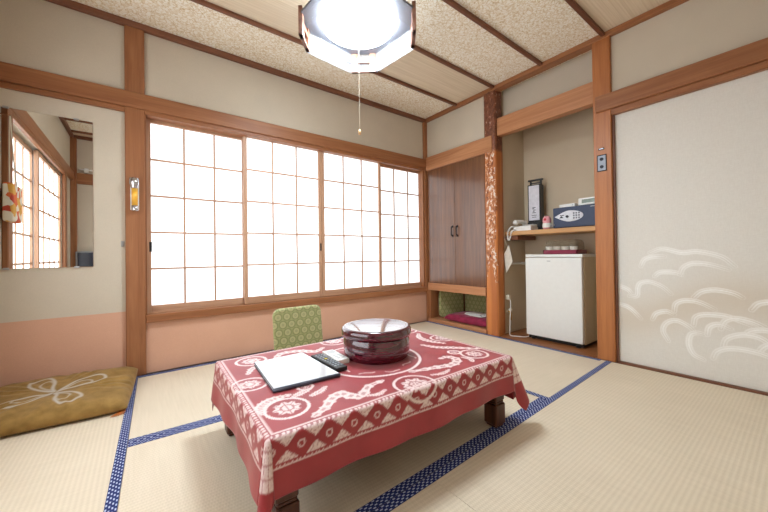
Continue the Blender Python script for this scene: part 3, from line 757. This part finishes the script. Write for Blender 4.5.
# a second one stored upright in the closet cubby
t = thing('floor_chair', 'green floor chair stored on its side in the closet cubby', 'floor chair', (2.9, 2.3, .04))
Mc1 = Matrix.Translation((2.930, 2.566, .042)) @ Matrix.Rotation(math.radians(-15), 4, 'Z')
padded_panel(.335, .315, .032, .05, Mc1, GREEN, 'seat', t)
Mc2 = Matrix.Translation((3.117, 2.29, .042)) @ Matrix.Rotation(math.radians(88), 4, 'Z')
padded_panel(.45, .315, .032, .05, Mc2, GREEN, 'backrest', t)
BM_ = motif_mat('burgundy_cushion_cloth', lin(116, 20, 50), lin(150, 34, 70), lin(236, 232, 230), .2, .6)
def white_patch(x, y):
    return np.zeros(x.shape)
t = thing('floor_cushion', 'burgundy floor cushion inside the closet cubby', 'cushion', (2.87, 2.13, .04))
pillow('cover', 2.880, 2.195, .0405, .37, .55, .085, BM_, 0, .35, n=70, parent=t)
b = B()
pz = .1275
for pts, z in (([(2.80, 2.27), (2.755, 2.15), (2.82, 2.11), (2.84, 2.16), (2.92, 2.12), (2.99, 2.19), (2.96, 2.27), (2.88, 2.31)], 0), ([(2.745, 2.12), (2.745, 2.02), (2.88, 2.00), (2.96, 2.04), (2.94, 2.15), (2.85, 2.13)], .0035)):
    prism(b, pts, pz+z, pz+z+.003)
w_ = obj('folded_cloth', b, PAPER, base=(2.87, 2.05, pz)); tag(w_, 'white folded cloth with grey print on the burgundy cushion', 'cloth')
b = B()
for x, y in ((2.79, 2.045), (2.81, 2.06), (2.84, 2.045), (2.825, 2.082)): box(b, (x-.008, y-.006, pz+.0066), (x+.008, y+.006, pz+.0072))
obj('print', b, GREYINK, w_)

# ------------------------------------------------------------------ low table
TC = (.812, 1.224); TW, TD, TH = 1.072, .752, .312; TA = math.radians(-1.1)
MT = Matrix.Translation((TC[0], TC[1], 0)) @ Matrix.Rotation(TA, 4, 'Z')
t = thing('low_table', 'low dark wooden table under the red batik cloth', 'table', (TC[0], TC[1], 0))
b = B(); box(b, (-TW/2, -TD/2, TH-.035), (TW/2, TD/2, TH), .006, M=MT, seg=2); obj('tabletop', b, DARKTOP, t)
b = B()
for lo, hi in (((-.46, -.315, .215), (.46, -.29, TH-.035)), ((-.46, .29, .215), (.46, .315, TH-.035)), ((-.47, -.29, .215), (-.445, .29, TH-.035)), ((.445, -.29, .215), (.47, .29, TH-.035))): box(b, lo, hi, .002, M=MT)
obj('apron', b, DARKTOP, t)
for sx in (-1, 1):
    for sy in (-1, 1):
        b = B(); cx, cy = sx*(TW/2-.049), sy*(TD/2-.045)
        h = .034
        for (z0, z1, a) in ((.001, .012, h-.006), (.012, .105, h), (.105, .118, h-.005), (.118, TH-.036, h-.002)): box(b, (cx-a, cy-a, z0), (cx+a, cy+a, z1), .004, M=MT)
        obj('leg', b, DARKLEG, t)

# ------------------------------------------------------------------ red batik tablecloth
def batik(S, T_):
    """white resist pattern; S,T in cloth metres measured from the table centre"""
    out = np.zeros(S.shape); W2, D2 = TW/2+.004, TD/2+.004
    rng = np.random.RandomState(3)
    def stroke(p, w, a=1., smooth=True):
        d, fr = seg_dist(S, T_, poly2(p, 8) if smooth else p)
        return a*np.clip((w-d)/.0022+.5, 0, 1), fr
    def add(v):
        nonlocal out; out = np.maximum(out, v)
    # big ring round the box
    r = np.hypot(S-.022, T_+.012); add(np.clip((.0065-np.abs(r-.222))/.002+.5, 0, 1))
    a = np.arctan2(T_+.012, S-.022)
    wob = .185+.013*np.sin(7*a)+.006*np.sin(17*a); add(.75*np.clip((.004-np.abs(r-wob))/.002+.5, 0, 1)*(np.sin(11*a+1) > -.3))
    def medallion(x, y, R, petals=8):
        rr = np.hypot(S-x, T_-y); aa = np.arctan2(T_-y, S-x)
        add(np.clip((.0055-np.abs(rr-R))/.002+.5, 0, 1))
        fl = R*.62*(1+.14*np.cos(petals*aa)); v = np.clip((fl-rr)/.003, 0, 1)
        cut = (np.abs(np.sin(petals*aa/2)) < .22) | (np.abs(rr-R*.3) < .003)
        add(v*np.where(cut, .25, .95))
    def scroll(pts, w, barbs=True):
        p = poly2(pts, 10); d, fr = seg_dist(S, T_, p)
        width = 1.4*w*(.35+.65*np.sin(PI*np.clip(fr*.92+.05, 0, 1)))
        v = np.clip((width-d)/.0025+.5, 0, 1); inner = np.clip((width*.45-d)/.0025+.5, 0, 1)*(np.sin(fr*70) > -.2)
        add(v*(1-.55*inner))
        if barbs:
            rip = width+.007*np.clip(np.sin(fr*60), 0, 1); add(.85*np.clip((rip-d)/.002, 0, 1)*(d > width*.8))
    cw, sw = math.cos(-TA), math.sin(-TA)
    def L(x, y): x -= TC[0]; y -= TC[1]; return (x*cw-y*sw, x*sw+y*cw)
    for x, y, R in ((.361, .985, .066), (.318, 1.25, .062), (.395, 1.52, .062), (.793, .870, .078), (1.243, .955, .062), (1.30, 1.50, .06), (.84, 1.575, .07), (1.335, 1.245, .06)):
        medallion(*L(x, y), R)
    medallion(*L(1.19, 1.03), .028, 6); medallion(*L(.47, 1.10), .026, 6)
    for pts, w in (([(.29, .995), (.298, 1.04), (.34, 1.068), (.40, 1.072)], .014), ([(.405, .885), (.455, .912), (.50, .955), (.54, .97), (.562, .93), (.592, .915), (.65, .960), (.72, .972)], .014),
                   ([(.40, 1.045), (.44, 1.062), (.478, 1.072)], .009), ([(.455, 1.02), (.49, 1.03), (.53, 1.055)], .008),
                   ([(.86, .973), (.963, .945), (1.051, .922), (1.118, .952), (1.117, 1.003), (1.07, 1.01)], .013), ([(1.16, 1.22), (1.19, 1.14), (1.25, 1.08), (1.33, .99)], .012),
                   ([(1.307, 1.40), (1.25, 1.33), (1.24, 1.24), (1.27, 1.16)], .012), ([(1.10, 1.30), (1.15, 1.38), (1.14, 1.46), (1.20, 1.53)], .013),
                   ([(.48, 1.47), (.54, 1.54), (.62, 1.53), (.68, 1.47), (.74, 1.50)], .013), ([(.95, 1.52), (1.01, 1.56), (1.08, 1.53), (1.06, 1.48)], .012),
                   ([(.34, 1.36), (.38, 1.42), (.45, 1.41), (.47, 1.36)], .010), ([(.42, 1.22), (.45, 1.28), (.52, 1.30)], .009), ([(1.15, .89), (1.17, .92), (1.16, .96)], .008),
                   ([(.60, .90), (.64, .885), (.68, .90)], .006), ([(.90, .895), (.95, .88), (1.0, .89)], .006)):
        scroll([L(*p) for p in pts], w)
    # border bands on the overhang
    def band(along, out_d, half, per):
        g = np.zeros(S.shape); m = (out_d > -.016) & (out_d < .10) & (np.abs(along) < half+.16)
        g = np.maximum(g, np.clip((.0035-np.abs(out_d+.010))/.0015+.5, 0, 1)*.9)
        g = np.maximum(g, np.clip((.0045-np.abs(out_d-.003))/.0015+.5, 0, 1)*(.6+.4*np.sign(np.sin(along*420))))
        d0, d1 = .008, .074
        ph = np.abs(((along/per) % 1)-.5)*2                     # 0 at diamond centre, 1 at the joints
        v = np.clip((out_d-d0)/(d1-d0), 0, 1); tri = np.abs(v-.5)*2   # 0 mid-band, 1 at its edges
        s_ = ph+tri*.92
        light = np.clip((s_-1.12)/.05, 0, 1)*((out_d > d0) & (out_d < d1))
        vein = (np.abs(np.sin(along*210+out_d*130)) < .22) | (np.abs(np.sin(along*210-out_d*130)) < .16)
        g = np.maximum(g, light*np.where(vein, .45, .95))
        rr = np.hypot((((along/per) % 1)-.5)*per, out_d-(d0+d1)/2); g = np.maximum(g, .8*np.clip((.0022-np.abs(rr-.009))/.0012+.5, 0, 1))
        sc_ = out_d-.081-.0035*np.abs(np.sin(along*PI/.011)); g = np.maximum(g, .9*np.clip((.0028-np.abs(sc_))/.0012+.5, 0, 1))
        return np.where(m, g, 0)
    ox, oy = np.abs(S)-W2, np.abs(T_)-D2
    inx, iny = ox < 0, oy < 0
    add(np.where(oy > ox, band(S, oy, W2, .0832), band(T_, ox, D2, .0832)))
    cor = (ox > 0) & (oy > 0); rc = np.hypot(ox, oy); ac = np.arctan2(oy, ox)
    leaf = (rc < .13) & (np.abs(ac-PI/4) < .62)
    v2 = np.where(leaf, np.where((np.abs(np.sin(rc*95)) < .25) | (np.abs(np.sin(ac*9)) < .2), .35, .95), out)
    out = np.where(cor, np.where(rc < .135, v2, np.minimum(out, .0)), out)
    return out
def cloth_mat():
    m = N('red_batik_cotton'); m.set(Roughness=.5); m.b.inputs['Specular IOR Level'].default_value = .55
    m.b.inputs['Sheen Weight'].default_value = .28; m.b.inputs['Sheen Roughness'].default_value = .4
    v = m.coord(); f = m.noise(v, 8, 3); g = m.noise(v, 190, 3, .7); w = m.noise(v, 900, 1)
    base = m.ramp(f, [(.3, lin(142, 28, 37)), (.7, lin(162, 42, 49))])
    p = m.attr('pattern')
    k = m.math('MULTIPLY', p, m.math('ADD', .42, m.math('MULTIPLY', g, .78)), True)
    m.color(m.mix(k, base, lin(242, 224, 220))); m.bump(m.math('ADD', m.math('MULTIPLY', w, .5), m.math('MULTIPLY', f, .5)), .15, .001); return m.m
OVX, OVY = .165, .160
step = .0042
def axis_samples(half, ov0, ov1):
    n = int((2*half+ov0+ov1)/step); return np.linspace(-(half+ov0), half+ov1, n)
s1, t1 = axis_samples(TW/2+.004, .168, .212), axis_samples(TD/2+.004, .160, .160)
S, T_ = np.meshgrid(s1, t1, indexing='ij')
W2, D2 = TW/2+.004, TD/2+.004
dx, dy = np.maximum(np.abs(S)-W2, 0), np.maximum(np.abs(T_)-D2, 0)
sgx, sgy = np.sign(S), np.sign(T_)
X = np.clip(S, -W2, W2); Y = np.clip(T_, -D2, D2); ztop = TH+.0025
Z = np.full(S.shape, ztop)
RR = .012
def hang(d):                     # rounded edge then straight down, flaring a little
    ang = np.minimum(d/RR, PI/2); out_ = RR*np.sin(ang); dn = RR*(1-np.cos(ang)); rest = np.maximum(d-RR*PI/2, 0)
    return out_+rest*.055, dn+rest*.998
ex = dx > 0; ey = dy > 0
ox_, dz_ = hang(dx); oy_, dzy = hang(dy)
fold = lambda along, d: .05*d*np.sin(along*9+1.3)+.025*d*np.sin(along*27)
onlyx, onlyy, both = ex & ~ey, ey & ~ex, ex & ey
X = np.where(onlyx, sgx*(W2+np.maximum(ox_+fold(T_+sgx, dx), .004)), X); Z = np.where(onlyx, ztop-dz_, Z)
Y = np.where(onlyy, sgy*(D2+np.maximum(oy_+fold(S, dy), .004)), Y); Z = np.where(onlyy, ztop-dzy, Z)
# corner flaps: the cloth cone hangs off the corner and swings outwards
r = np.hypot(dx, dy); th = np.arctan2(dy, dx)             # 0: on the x side, pi/2: on the y side
k = th/(PI/2); phm = np.where(sgx < 0, np.where(sgy < 0, 7., 2.), np.where(sgy < 0, 17., 14.)); phi = np.radians(3)+np.radians(phm)*np.sin(PI*k)**1.2; phi = np.where((sgx > 0) & (sgy < 0), np.radians(3)+np.radians(21)*np.exp(-((k-.27)/.17)**2)*np.minimum(1, k/.1), phi)
az = np.radians(45)+np.radians(62)*np.sin((k-.5)*PI)*(1-.35*np.sin(PI*k)) 
o_, dn_ = hang(r)
rr_ = np.maximum(r-RR*1.2, 0)
hor = np.minimum(o_, RR)+rr_*np.sin(phi); ver = np.where(r < RR*PI/2, dn_, dn_*np.cos(phi)/np.cos(np.radians(3)))
X = np.where(both, sgx*(W2+hor*np.cos(az)), X); Y = np.where(both, sgy*(D2+hor*np.sin(az)), Y); Z = np.where(both, ztop-ver, Z)
Z += .0006*np.sin(S*31+T_*17)*((~ex) & (~ey)) + .0007
c, s = math.cos(TA), math.sin(TA)
P = np.stack([TC[0]+X*c-Y*s, TC[1]+X*s+Y*c, Z], -1)
cl = sheet('tablecloth', P, {'pattern': batik(S, T_)}, cloth_mat(), base=(TC[0], TC[1], TH))
tag(cl, 'red tablecloth with white batik pattern draped over the low table', 'tablecloth')
sm = cl.modifiers.new('thickness', 'SOLIDIFY'); sm.thickness = .0012; sm.offset = 1
ZTC = TH+.0052

# ------------------------------------------------------------------ things on the table
def world_box(bm, corners, z0, z1, mi=0, inset=0):
    cx = sum(c[0] for c in corners)/4; cy = sum(c[1] for c in corners)/4
    prism(bm, [(cx+(x-cx)*(1-inset), cy+(y-cy)*(1-inset)) for x, y in corners], z0, z1, mi)
BC = [(.378, 1.150), (.405, 1.460), (.612, 1.440), (.606, 1.120)]       # menu binder
BC = [(.362, 1.118), (.388, 1.448), (.608, 1.452), (.613, 1.105)]
t = thing('binder', 'white glossy menu binder lying left of the remote on the tablecloth', 'binder', (.50, 1.3, ZTC))
DKB = plain('dark_binder_edge', lin(58, 60, 74), .4)
b = B(); world_box(b, BC, ZTC, ZTC+.0025); obj('back_cover', b, DKB, t)
b = B(); world_box(b, BC, ZTC+.0025, ZTC+.010, 0, .03); obj('pages', b, PAPER, t)
b = B(); world_box(b, BC, ZTC+.0102, ZTC+.0128); fc = obj('front_cover', b, DKB, t)
GLOSSW = plain('glossy_white_cover', lin(206, 209, 214), .12, 0, .01, 30, .6, .5)
b = B(); world_box(b, BC, ZTC+.0128, ZTC+.0136, 0, .018); obj('white_sheet', b, GLOSSW, fc)
b = B(); tube(b, [(BC[0][0]-.001, BC[0][1], ZTC+.0065), (BC[3][0], BC[3][1]-.001, ZTC+.0065)], .0066, 10); obj('spine', b, DKB, t, smooth=True)

def remote(name, label, cat, cx, cy, w, l, h, ang, mat, keymat, rows, extra=None):
    t = thing(name, label, cat, (cx, cy, ZTC)); M = Matrix.Translation((cx, cy, ZTC)) @ Matrix.Rotation(ang, 4, 'Z')
    b = B(); box(b, (-w/2, -l/2, 0), (w/2, l/2, h), .004, M=M, seg=2); obj('case', b, mat, t)
    return t, M
t, M = remote('television_remote', 'black remote control between the white binder and the white remote', 'remote control',   .643, 1.258, .052, .225, .018, math.radians(2), BLACK, None, 0)
KG = plain('grey_buttons', lin(150, 154, 160), .6); KY = plain('yellow_button', lin(200, 180, 70), .6)
b = B()
for r in range(9):
    for c_ in range(3):
        if r == 5 and c_ == 1: continue
        box(b, (-.019+c_*.0145, -.09+r*.021, .018), (-.010+c_*.0145, -.079+r*.021, .0205), .001, M=M)
obj('buttons', b, KG, t)
b = B(); box(b, (-.006, .014, .018), (.006, .026, .0212), .001, M=M); obj('yellow_button', b, KY, t)
t, M = remote('air_conditioner_remote', 'white remote control against the dark red round box', 'remote control', .700, 1.300, .055, .165, .021, math.radians(-2), WHITEP, None, 0)
b = B(); box(b, (-.020, .025, .0205), (.020, .068, .0218), .001, M=M); obj('display', b, GREYPAPER, t)
b = B()
for r in range(3):
    for c_ in range(2): box(b, (-.018+c_*.02, -.06+r*.022, .0205), (-.003+c_*.02, -.048+r*.022, .0225), .001, M=M)
obj('buttons', b, GREYPAPER, t)

# red lacquer lidded box
def lacquer():
    m = N('dark_red_lacquer'); m.set(Roughness=.2); m.b.inputs['Specular IOR Level'].default_value = .6; m.b.inputs['Coat Weight'].default_value = 1; m.b.inputs['Coat Roughness'].default_value = .05
    f = m.noise(m.coord((3, 3, 40)), 3, 4); m.color(m.ramp(f, [(.35, lin(56, 12, 26)), (.65, lin(88, 22, 38))])); return m.m
LAC = lacquer()
BX = (.882, 1.232)
t = thing('lacquer_box', 'round dark red lacquered box with shiny lid on the tablecloth', 'box', (BX[0], BX[1], ZTC))
b = B(); lathe(b, [(0, .0005), (.140, .0005), (.148, .006), (.154, .03), (.154, .085), (.150, .092), (.150, .10), (0, .10)], (BX[0], BX[1], ZTC), 72); obj('body', b, LAC, t, smooth=True)
b = B(); lathe(b, [(0, .1005), (.151, .1005), (.1605, .102), (.1625, .108), (.162, .128), (.157, .137), (.150, .140), (.140, .1405), (.135, .139), (0, .141)], (BX[0], BX[1], ZTC), 72); obj('lid', b, LAC, t, smooth=True)

# ------------------------------------------------------------------ mirror, flashlight, switch, hook
t = thing('wall_mirror', 'frameless rectangular mirror on the wall left of the window', 'mirror', (-.43, 2.72, .73))
mm = N('mirror_glass'); mm.set(Base_Color=(.93, .95, .94, 1), Metallic=1, Roughness=.0)
b = B(); box(b, (-.672, 2.7165, .733), (-.2345, 2.7205, 1.643), .001); obj('glass', b, mm.m, t)
b = B(); box(b, (-.672, 2.7207, .733), (-.2345, 2.7249, 1.643)); obj('backing', b, GREYPAPER, t)
for x in (-.31, -.60):
    for z in (.733, 1.643):
        b = B(); box(b, (x-.012, 2.713, z-.006), (x+.012, 2.7245, z+.006), .001); obj('clip', b, STEEL, t)

t = thing('flashlight', 'chrome emergency flashlight with yellow body mounted on the window post', 'flashlight', (-.027, 2.69, 1.1))
Y_ = 2.680
b = B(); box(b, (-.050, 2.690, 1.10), (-.004, 2.7005, 1.30), .003); obj('wall_holder', b, WHITEP, t)
b = B(); lathe(b, [(0, 0), (.026, 0), (.027, .035), (.018, .062), (.0175, .066), (0, .066)], n=24, M=Matrix.Translation((-.029, Y_-.008, 1.308)) @ Matrix.Rotation(PI, 4, 'X')); obj('head', b, CHROME, t, smooth=True)
b = B(); lathe(b, [(0, 0), (.0165, 0), (.0175, .112), (0, .112)], (-.027, Y_-.002, 1.13), 24); obj('barrel', b, YEL, t, smooth=True)
b = B(); lathe(b, [(0, 0), (.016, 0), (.0185, .008), (.0185, .036), (0, .037)], (-.026, Y_-.002, 1.093), 24); obj('tail_cap', b, CHROME, t, smooth=True)
b = B()
for z in (1.282, 1.294): box(b, (-.054, 2.6565, z), (-.004, 2.6935, z+.004), .001)
obj('clip', b, STEEL, t)

t = thing('wall_hook', 'small metal hook on the wall left of the window post', 'hook', (-.092, 2.72, .85))
b = B(); box(b, (-.100, 2.7215, .86), (-.083, 2.7249, .896), .001); obj('plate', b, STEEL, t)
b = B(); tube(b, curve_pts([(-.0915, 2.722, .885), (-.0915, 2.705, .875), (-.0915, 2.700, .865), (-.0915, 2.704, .858)], 4), .002, 6); obj('prong', b, STEEL, t)

t = thing('light_switch', 'metal light switch plate on the pillar beside the alcove', 'light switch', (2.67, .9, 1.37))
b = B(); box(b, (2.6665, .868, 1.365), (2.6718, .929, 1.486), .002); pl = obj('surround', b, BLACKMETAL, t)
b = B(); box(b, (2.6655, .874, 1.372), (2.667, .923, 1.479), .001); obj('plate', b, plain('dull_steel', lin(150, 155, 165), .5, .3), t)
for z in (1.398, 1.453):
    b = B(); lathe(b, [(0, 0), (.012, 0), (.011, .006), (0, .007)], n=18, M=Matrix.Translation((2.6655, .8985, z)) @ Matrix.Rotation(-PI/2, 4, 'Y')); obj('knob', b, DARKINK, t)
t = thing('name_tag', 'tiny dark metal tag above the switch on the pillar', 'tag', (2.67, .9, 1.53))
b = B(); box(b, (2.6690, .882, 1.522), (2.6718, .920, 1.536), .001); obj('plate', b, BLACKMETAL, t)
b = B(); box(b, (2.6685, .888, 1.527), (2.6692, .914, 1.531)); obj('label_strip', b, STEEL, t)

# ------------------------------------------------------------------ ceiling lamp
LC = (1.0, 1.535); LA = math.radians(6)
t = thing('ceiling_lamp', 'square pendant ceiling lamp with wooden corner clips and clear sides', 'lamp', (LC[0], LC[1], ZC))
ML = Matrix.Translation((LC[0], LC[1], 2.0)) @ Matrix.Rotation(LA, 4, 'Z')
ACR = N('frosted_acrylic'); ACR.set(Base_Color=(.30, .32, .36, 1), Roughness=.2, Alpha=.16)
ACR.b.inputs['Specular IOR Level'].default_value = .5
A_, CH = .284, .112      # half width, corner cut
oct_ = [(A_-CH, -A_), (A_, -A_+CH), (A_, A_-CH), (A_-CH, A_), (-A_+CH, A_), (-A_, A_-CH), (-A_, -A_+CH), (-A_+CH, -A_)]
def wallp(bm, p, q_, z0, z1, th, flare=0):
    p, q_ = Vector((*p, 0)), Vector((*q_, 0)); tt = (q_-p).normalized(); nn = Vector((tt.y, -tt.x, 0))
    vs = []
    for z, k in ((z0, 0), (z1, flare)):
        for w in (p, q_):
            for d_ in (0, -th): v = w+nn*(d_+k); vs.append(bm.verts.new((v.x, v.y, z)))
    for f in ((0, 2, 6, 4), (1, 5, 7, 3), (0, 4, 5, 1), (2, 3, 7, 6), (0, 1, 3, 2), (4, 6, 7, 5)): bm.faces.new([vs[i] for i in f])
    bmesh.ops.transform(bm, matrix=ML, verts=vs)
for i in (1, 3, 5, 7):
    b = B(); wallp(b, oct_[i], oct_[(i+1) % 8], 0, .075, .006, -.006); wallp(b, oct_[i], oct_[(i+1) % 8], .080, .150, .006, -.020); obj('side_panel', b, ACR.m, t)
LW = wood('lamp_clip_wood', lin(104, 66, 50), lin(146, 98, 76), 'Z', .4)
for i in (0, 2, 4, 6):
    b = B(); p, q_ = Vector(oct_[i]), Vector(oct_[(i+1) % 8]); m_ = (p+q_)/2
    for f0, f1 in ((0, .24), (.76, 1)):
        wallp(b, p.lerp(q_, f0), p.lerp(q_, f1), .0, .160, .022)
    wallp(b, p, q_, .062, .092, .020); wallp(b, p, q_, .0, .014, .020); wallp(b, p, q_, .146, .162, .020)
    obj('corner_clip', b, LW, t)
    b = B(); wallp(b, p.lerp(q_, .24), p.lerp(q_, .76), .014, .062, .005); wallp(b, p.lerp(q_, .24), p.lerp(q_, .76), .092, .146, .005); obj('corner_glass', b, ACR.m, t)
b = B(); prism(b, [(x*.965, y*.965) for x, y in oct_], .120, .132, M=ML); obj('reflector_plate', b, plain('grey_reflector', lin(92, 92, 98), .5, 0, .02), t)
b = B(); lathe(b, [(0, .060), (.06, .062), (.12, .066), (.17, .075), (.203, .089), (.211, .104), (.209, .119), (0, .1195)], n=64, M=ML); obj('diffuser', b, LAMPGLOW, t, smooth=True)
b = B(); lathe(b, [(0, .133), (.10, .133), (.09, .165), (.025, .175), (.025, .30), (.065, .315), (.07, .359), (0, .361)], n=40, M=ML); obj('stem', b, WHITEP, t, smooth=True)
b = B(); lathe(b, [(.03, .134), (.150, .134), (.145, .144), (.03, .146)], n=40, M=ML); obj('added_uplight', b, emit('added_uplight_glow', (.82, .92, 1, 1), 14), t, smooth=True)  # glowing ring added above the reflector plate to brighten the ceiling
cp = ML @ Vector((0, 0, .061))
b = B(); tube(b, [(cp.x, cp.y, 1.495), (cp.x, cp.y, cp.z)], .0009, 6); pc = obj('pull_cord', b, CREAMP, t)
b = B(); lathe(b, [(0, -.016), (.007, -.014), (.009, -.004), (.006, .012), (0, .014)], (cp.x, cp.y, 1.484), 16); obj('pull_knob', b, plain('wooden_bead', lin(214, 170, 120), .5), pc, smooth=True)

# ------------------------------------------------------------------ things that only the mirror shows
t = thing('hanging_cloth_bag', 'orange and white patterned cloth bag hanging by the left window', 'bag', (XL+.06, 2.19, 1.0))
bagm = N('patchwork_print'); bagm.set(Roughness=.85)
vo = bagm.n('ShaderNodeTexVoronoi'); vo.inputs['Scale'].default_value = 24; bagm.l(bagm.coord(), vo.inputs['Vector'])
sx_ = bagm.n('ShaderNodeSeparateColor'); bagm.l(vo.outputs['Color'], sx_.inputs[0])
rmp = bagm.ramp(sx_.outputs[0], [(0, lin(226, 110, 60)), (.25, lin(236, 226, 210)), (.5, lin(226, 170, 80)), (.72, lin(232, 220, 200)), (.9, lin(204, 80, 60))]); bagm.color(rmp)
for n_ in bagm.t.nodes:
    if n_.type == 'VALTORGB': n_.color_ramp.interpolation = 'CONSTANT'
b = B(); box(b, (XL+.034, 2.28, 1.02), (XL+.080, 2.48, 1.26), .014, seg=3); obj('pouch', b, bagm.m, t)
b = B(); tube(b, curve_pts([(XL+.06, 2.30, 1.255), (XL+.05, 2.33, 1.45), (XL+.045, 2.37, 1.70), (XL+.05, 2.41, 1.45), (XL+.06, 2.45, 1.255)], 6), .003, 6); obj('strap', b, CREAMP, t)
b = B(); lathe(b, [(0, 0), (.004, 0), (.004, .05), (0, .05)], n=10, M=Matrix.Translation((XL-.002, 2.37, 1.705)) @ Matrix.Rotation(PI/2, 4, 'Y')); obj('peg', b, WZ, t)
t = thing('curtain_rail', 'thin white curtain rail above the timber rail of the near wall', 'rail', (-.3, YN+.03, 1.92))
b = B(); tube(b, [(-.62, YN+.04, 1.925), (.25, YN+.04, 1.925)], .009, 10); obj('rod', b, WHITEP, t)
for x in (-.55, .18):
    b = B(); box(b, (x-.014, YN-.001, 1.895), (x+.014, YN+.055, 1.915), .002); box(b, (x-.02, YN+.025, 1.89), (x+.02, YN+.056, 1.945), .003); obj('bracket', b, WHITEP, t)
t = thing('television', 'small dark television on a wooden stand in the near left corner', 'television', (-.52, -.12, 0))
b = B(); box(b, (-.65, -.20, .60), (-.31, -.15, .87), .006); tv = obj('housing', b, plain('silver_bezel', lin(150, 152, 156), .4), t)
b = B(); box(b, (-.632, -.1515, .622), (-.328, -.1475, .856)); obj('screen', b, plain('dark_screen', lin(24, 34, 52), .15), tv)
b = B(); box(b, (-.53, -.20, .558), (-.43, -.14, .60), .003); obj('foot', b, BLACK, t)
t = thing('television_stand', 'dark wooden stand under the small television in the near left corner', 'stand', (-.52, -.14, 0))
b = B(); box(b, (-.66, -.212, .53), (-.31, -.06, .558), .003); obj('top', b, DARKTOP, t)
for x in (-.635, -.335):
    for y in (-.195, -.075):
        b = B(); box(b, (x-.015, y-.015, .001), (x+.015, y+.015, .529), .002); obj('leg', b, DARKLEG, t)

# ------------------------------------------------------------------ light and colour
w = bpy.data.worlds.new('world'); sc.world = w; w.use_nodes = True
sky = w.node_tree.nodes.new('ShaderNodeTexSky'); sky.sky_type = 'HOSEK_WILKIE'
bg = w.node_tree.nodes['Background']; bg.inputs['Strength'].default_value = .5
w.node_tree.links.new(sky.outputs[0], bg.inputs['Color'])
vs = sc.view_settings; vs.view_transform = 'Standard'; vs.look = 'None'; vs.gamma = 1; vs.exposure = 1.0
sc.cycles.use_denoising = True
sc.cycles.max_bounces = 10; sc.cycles.diffuse_bounces = 6; sc.cycles.transparent_max_bounces = 12
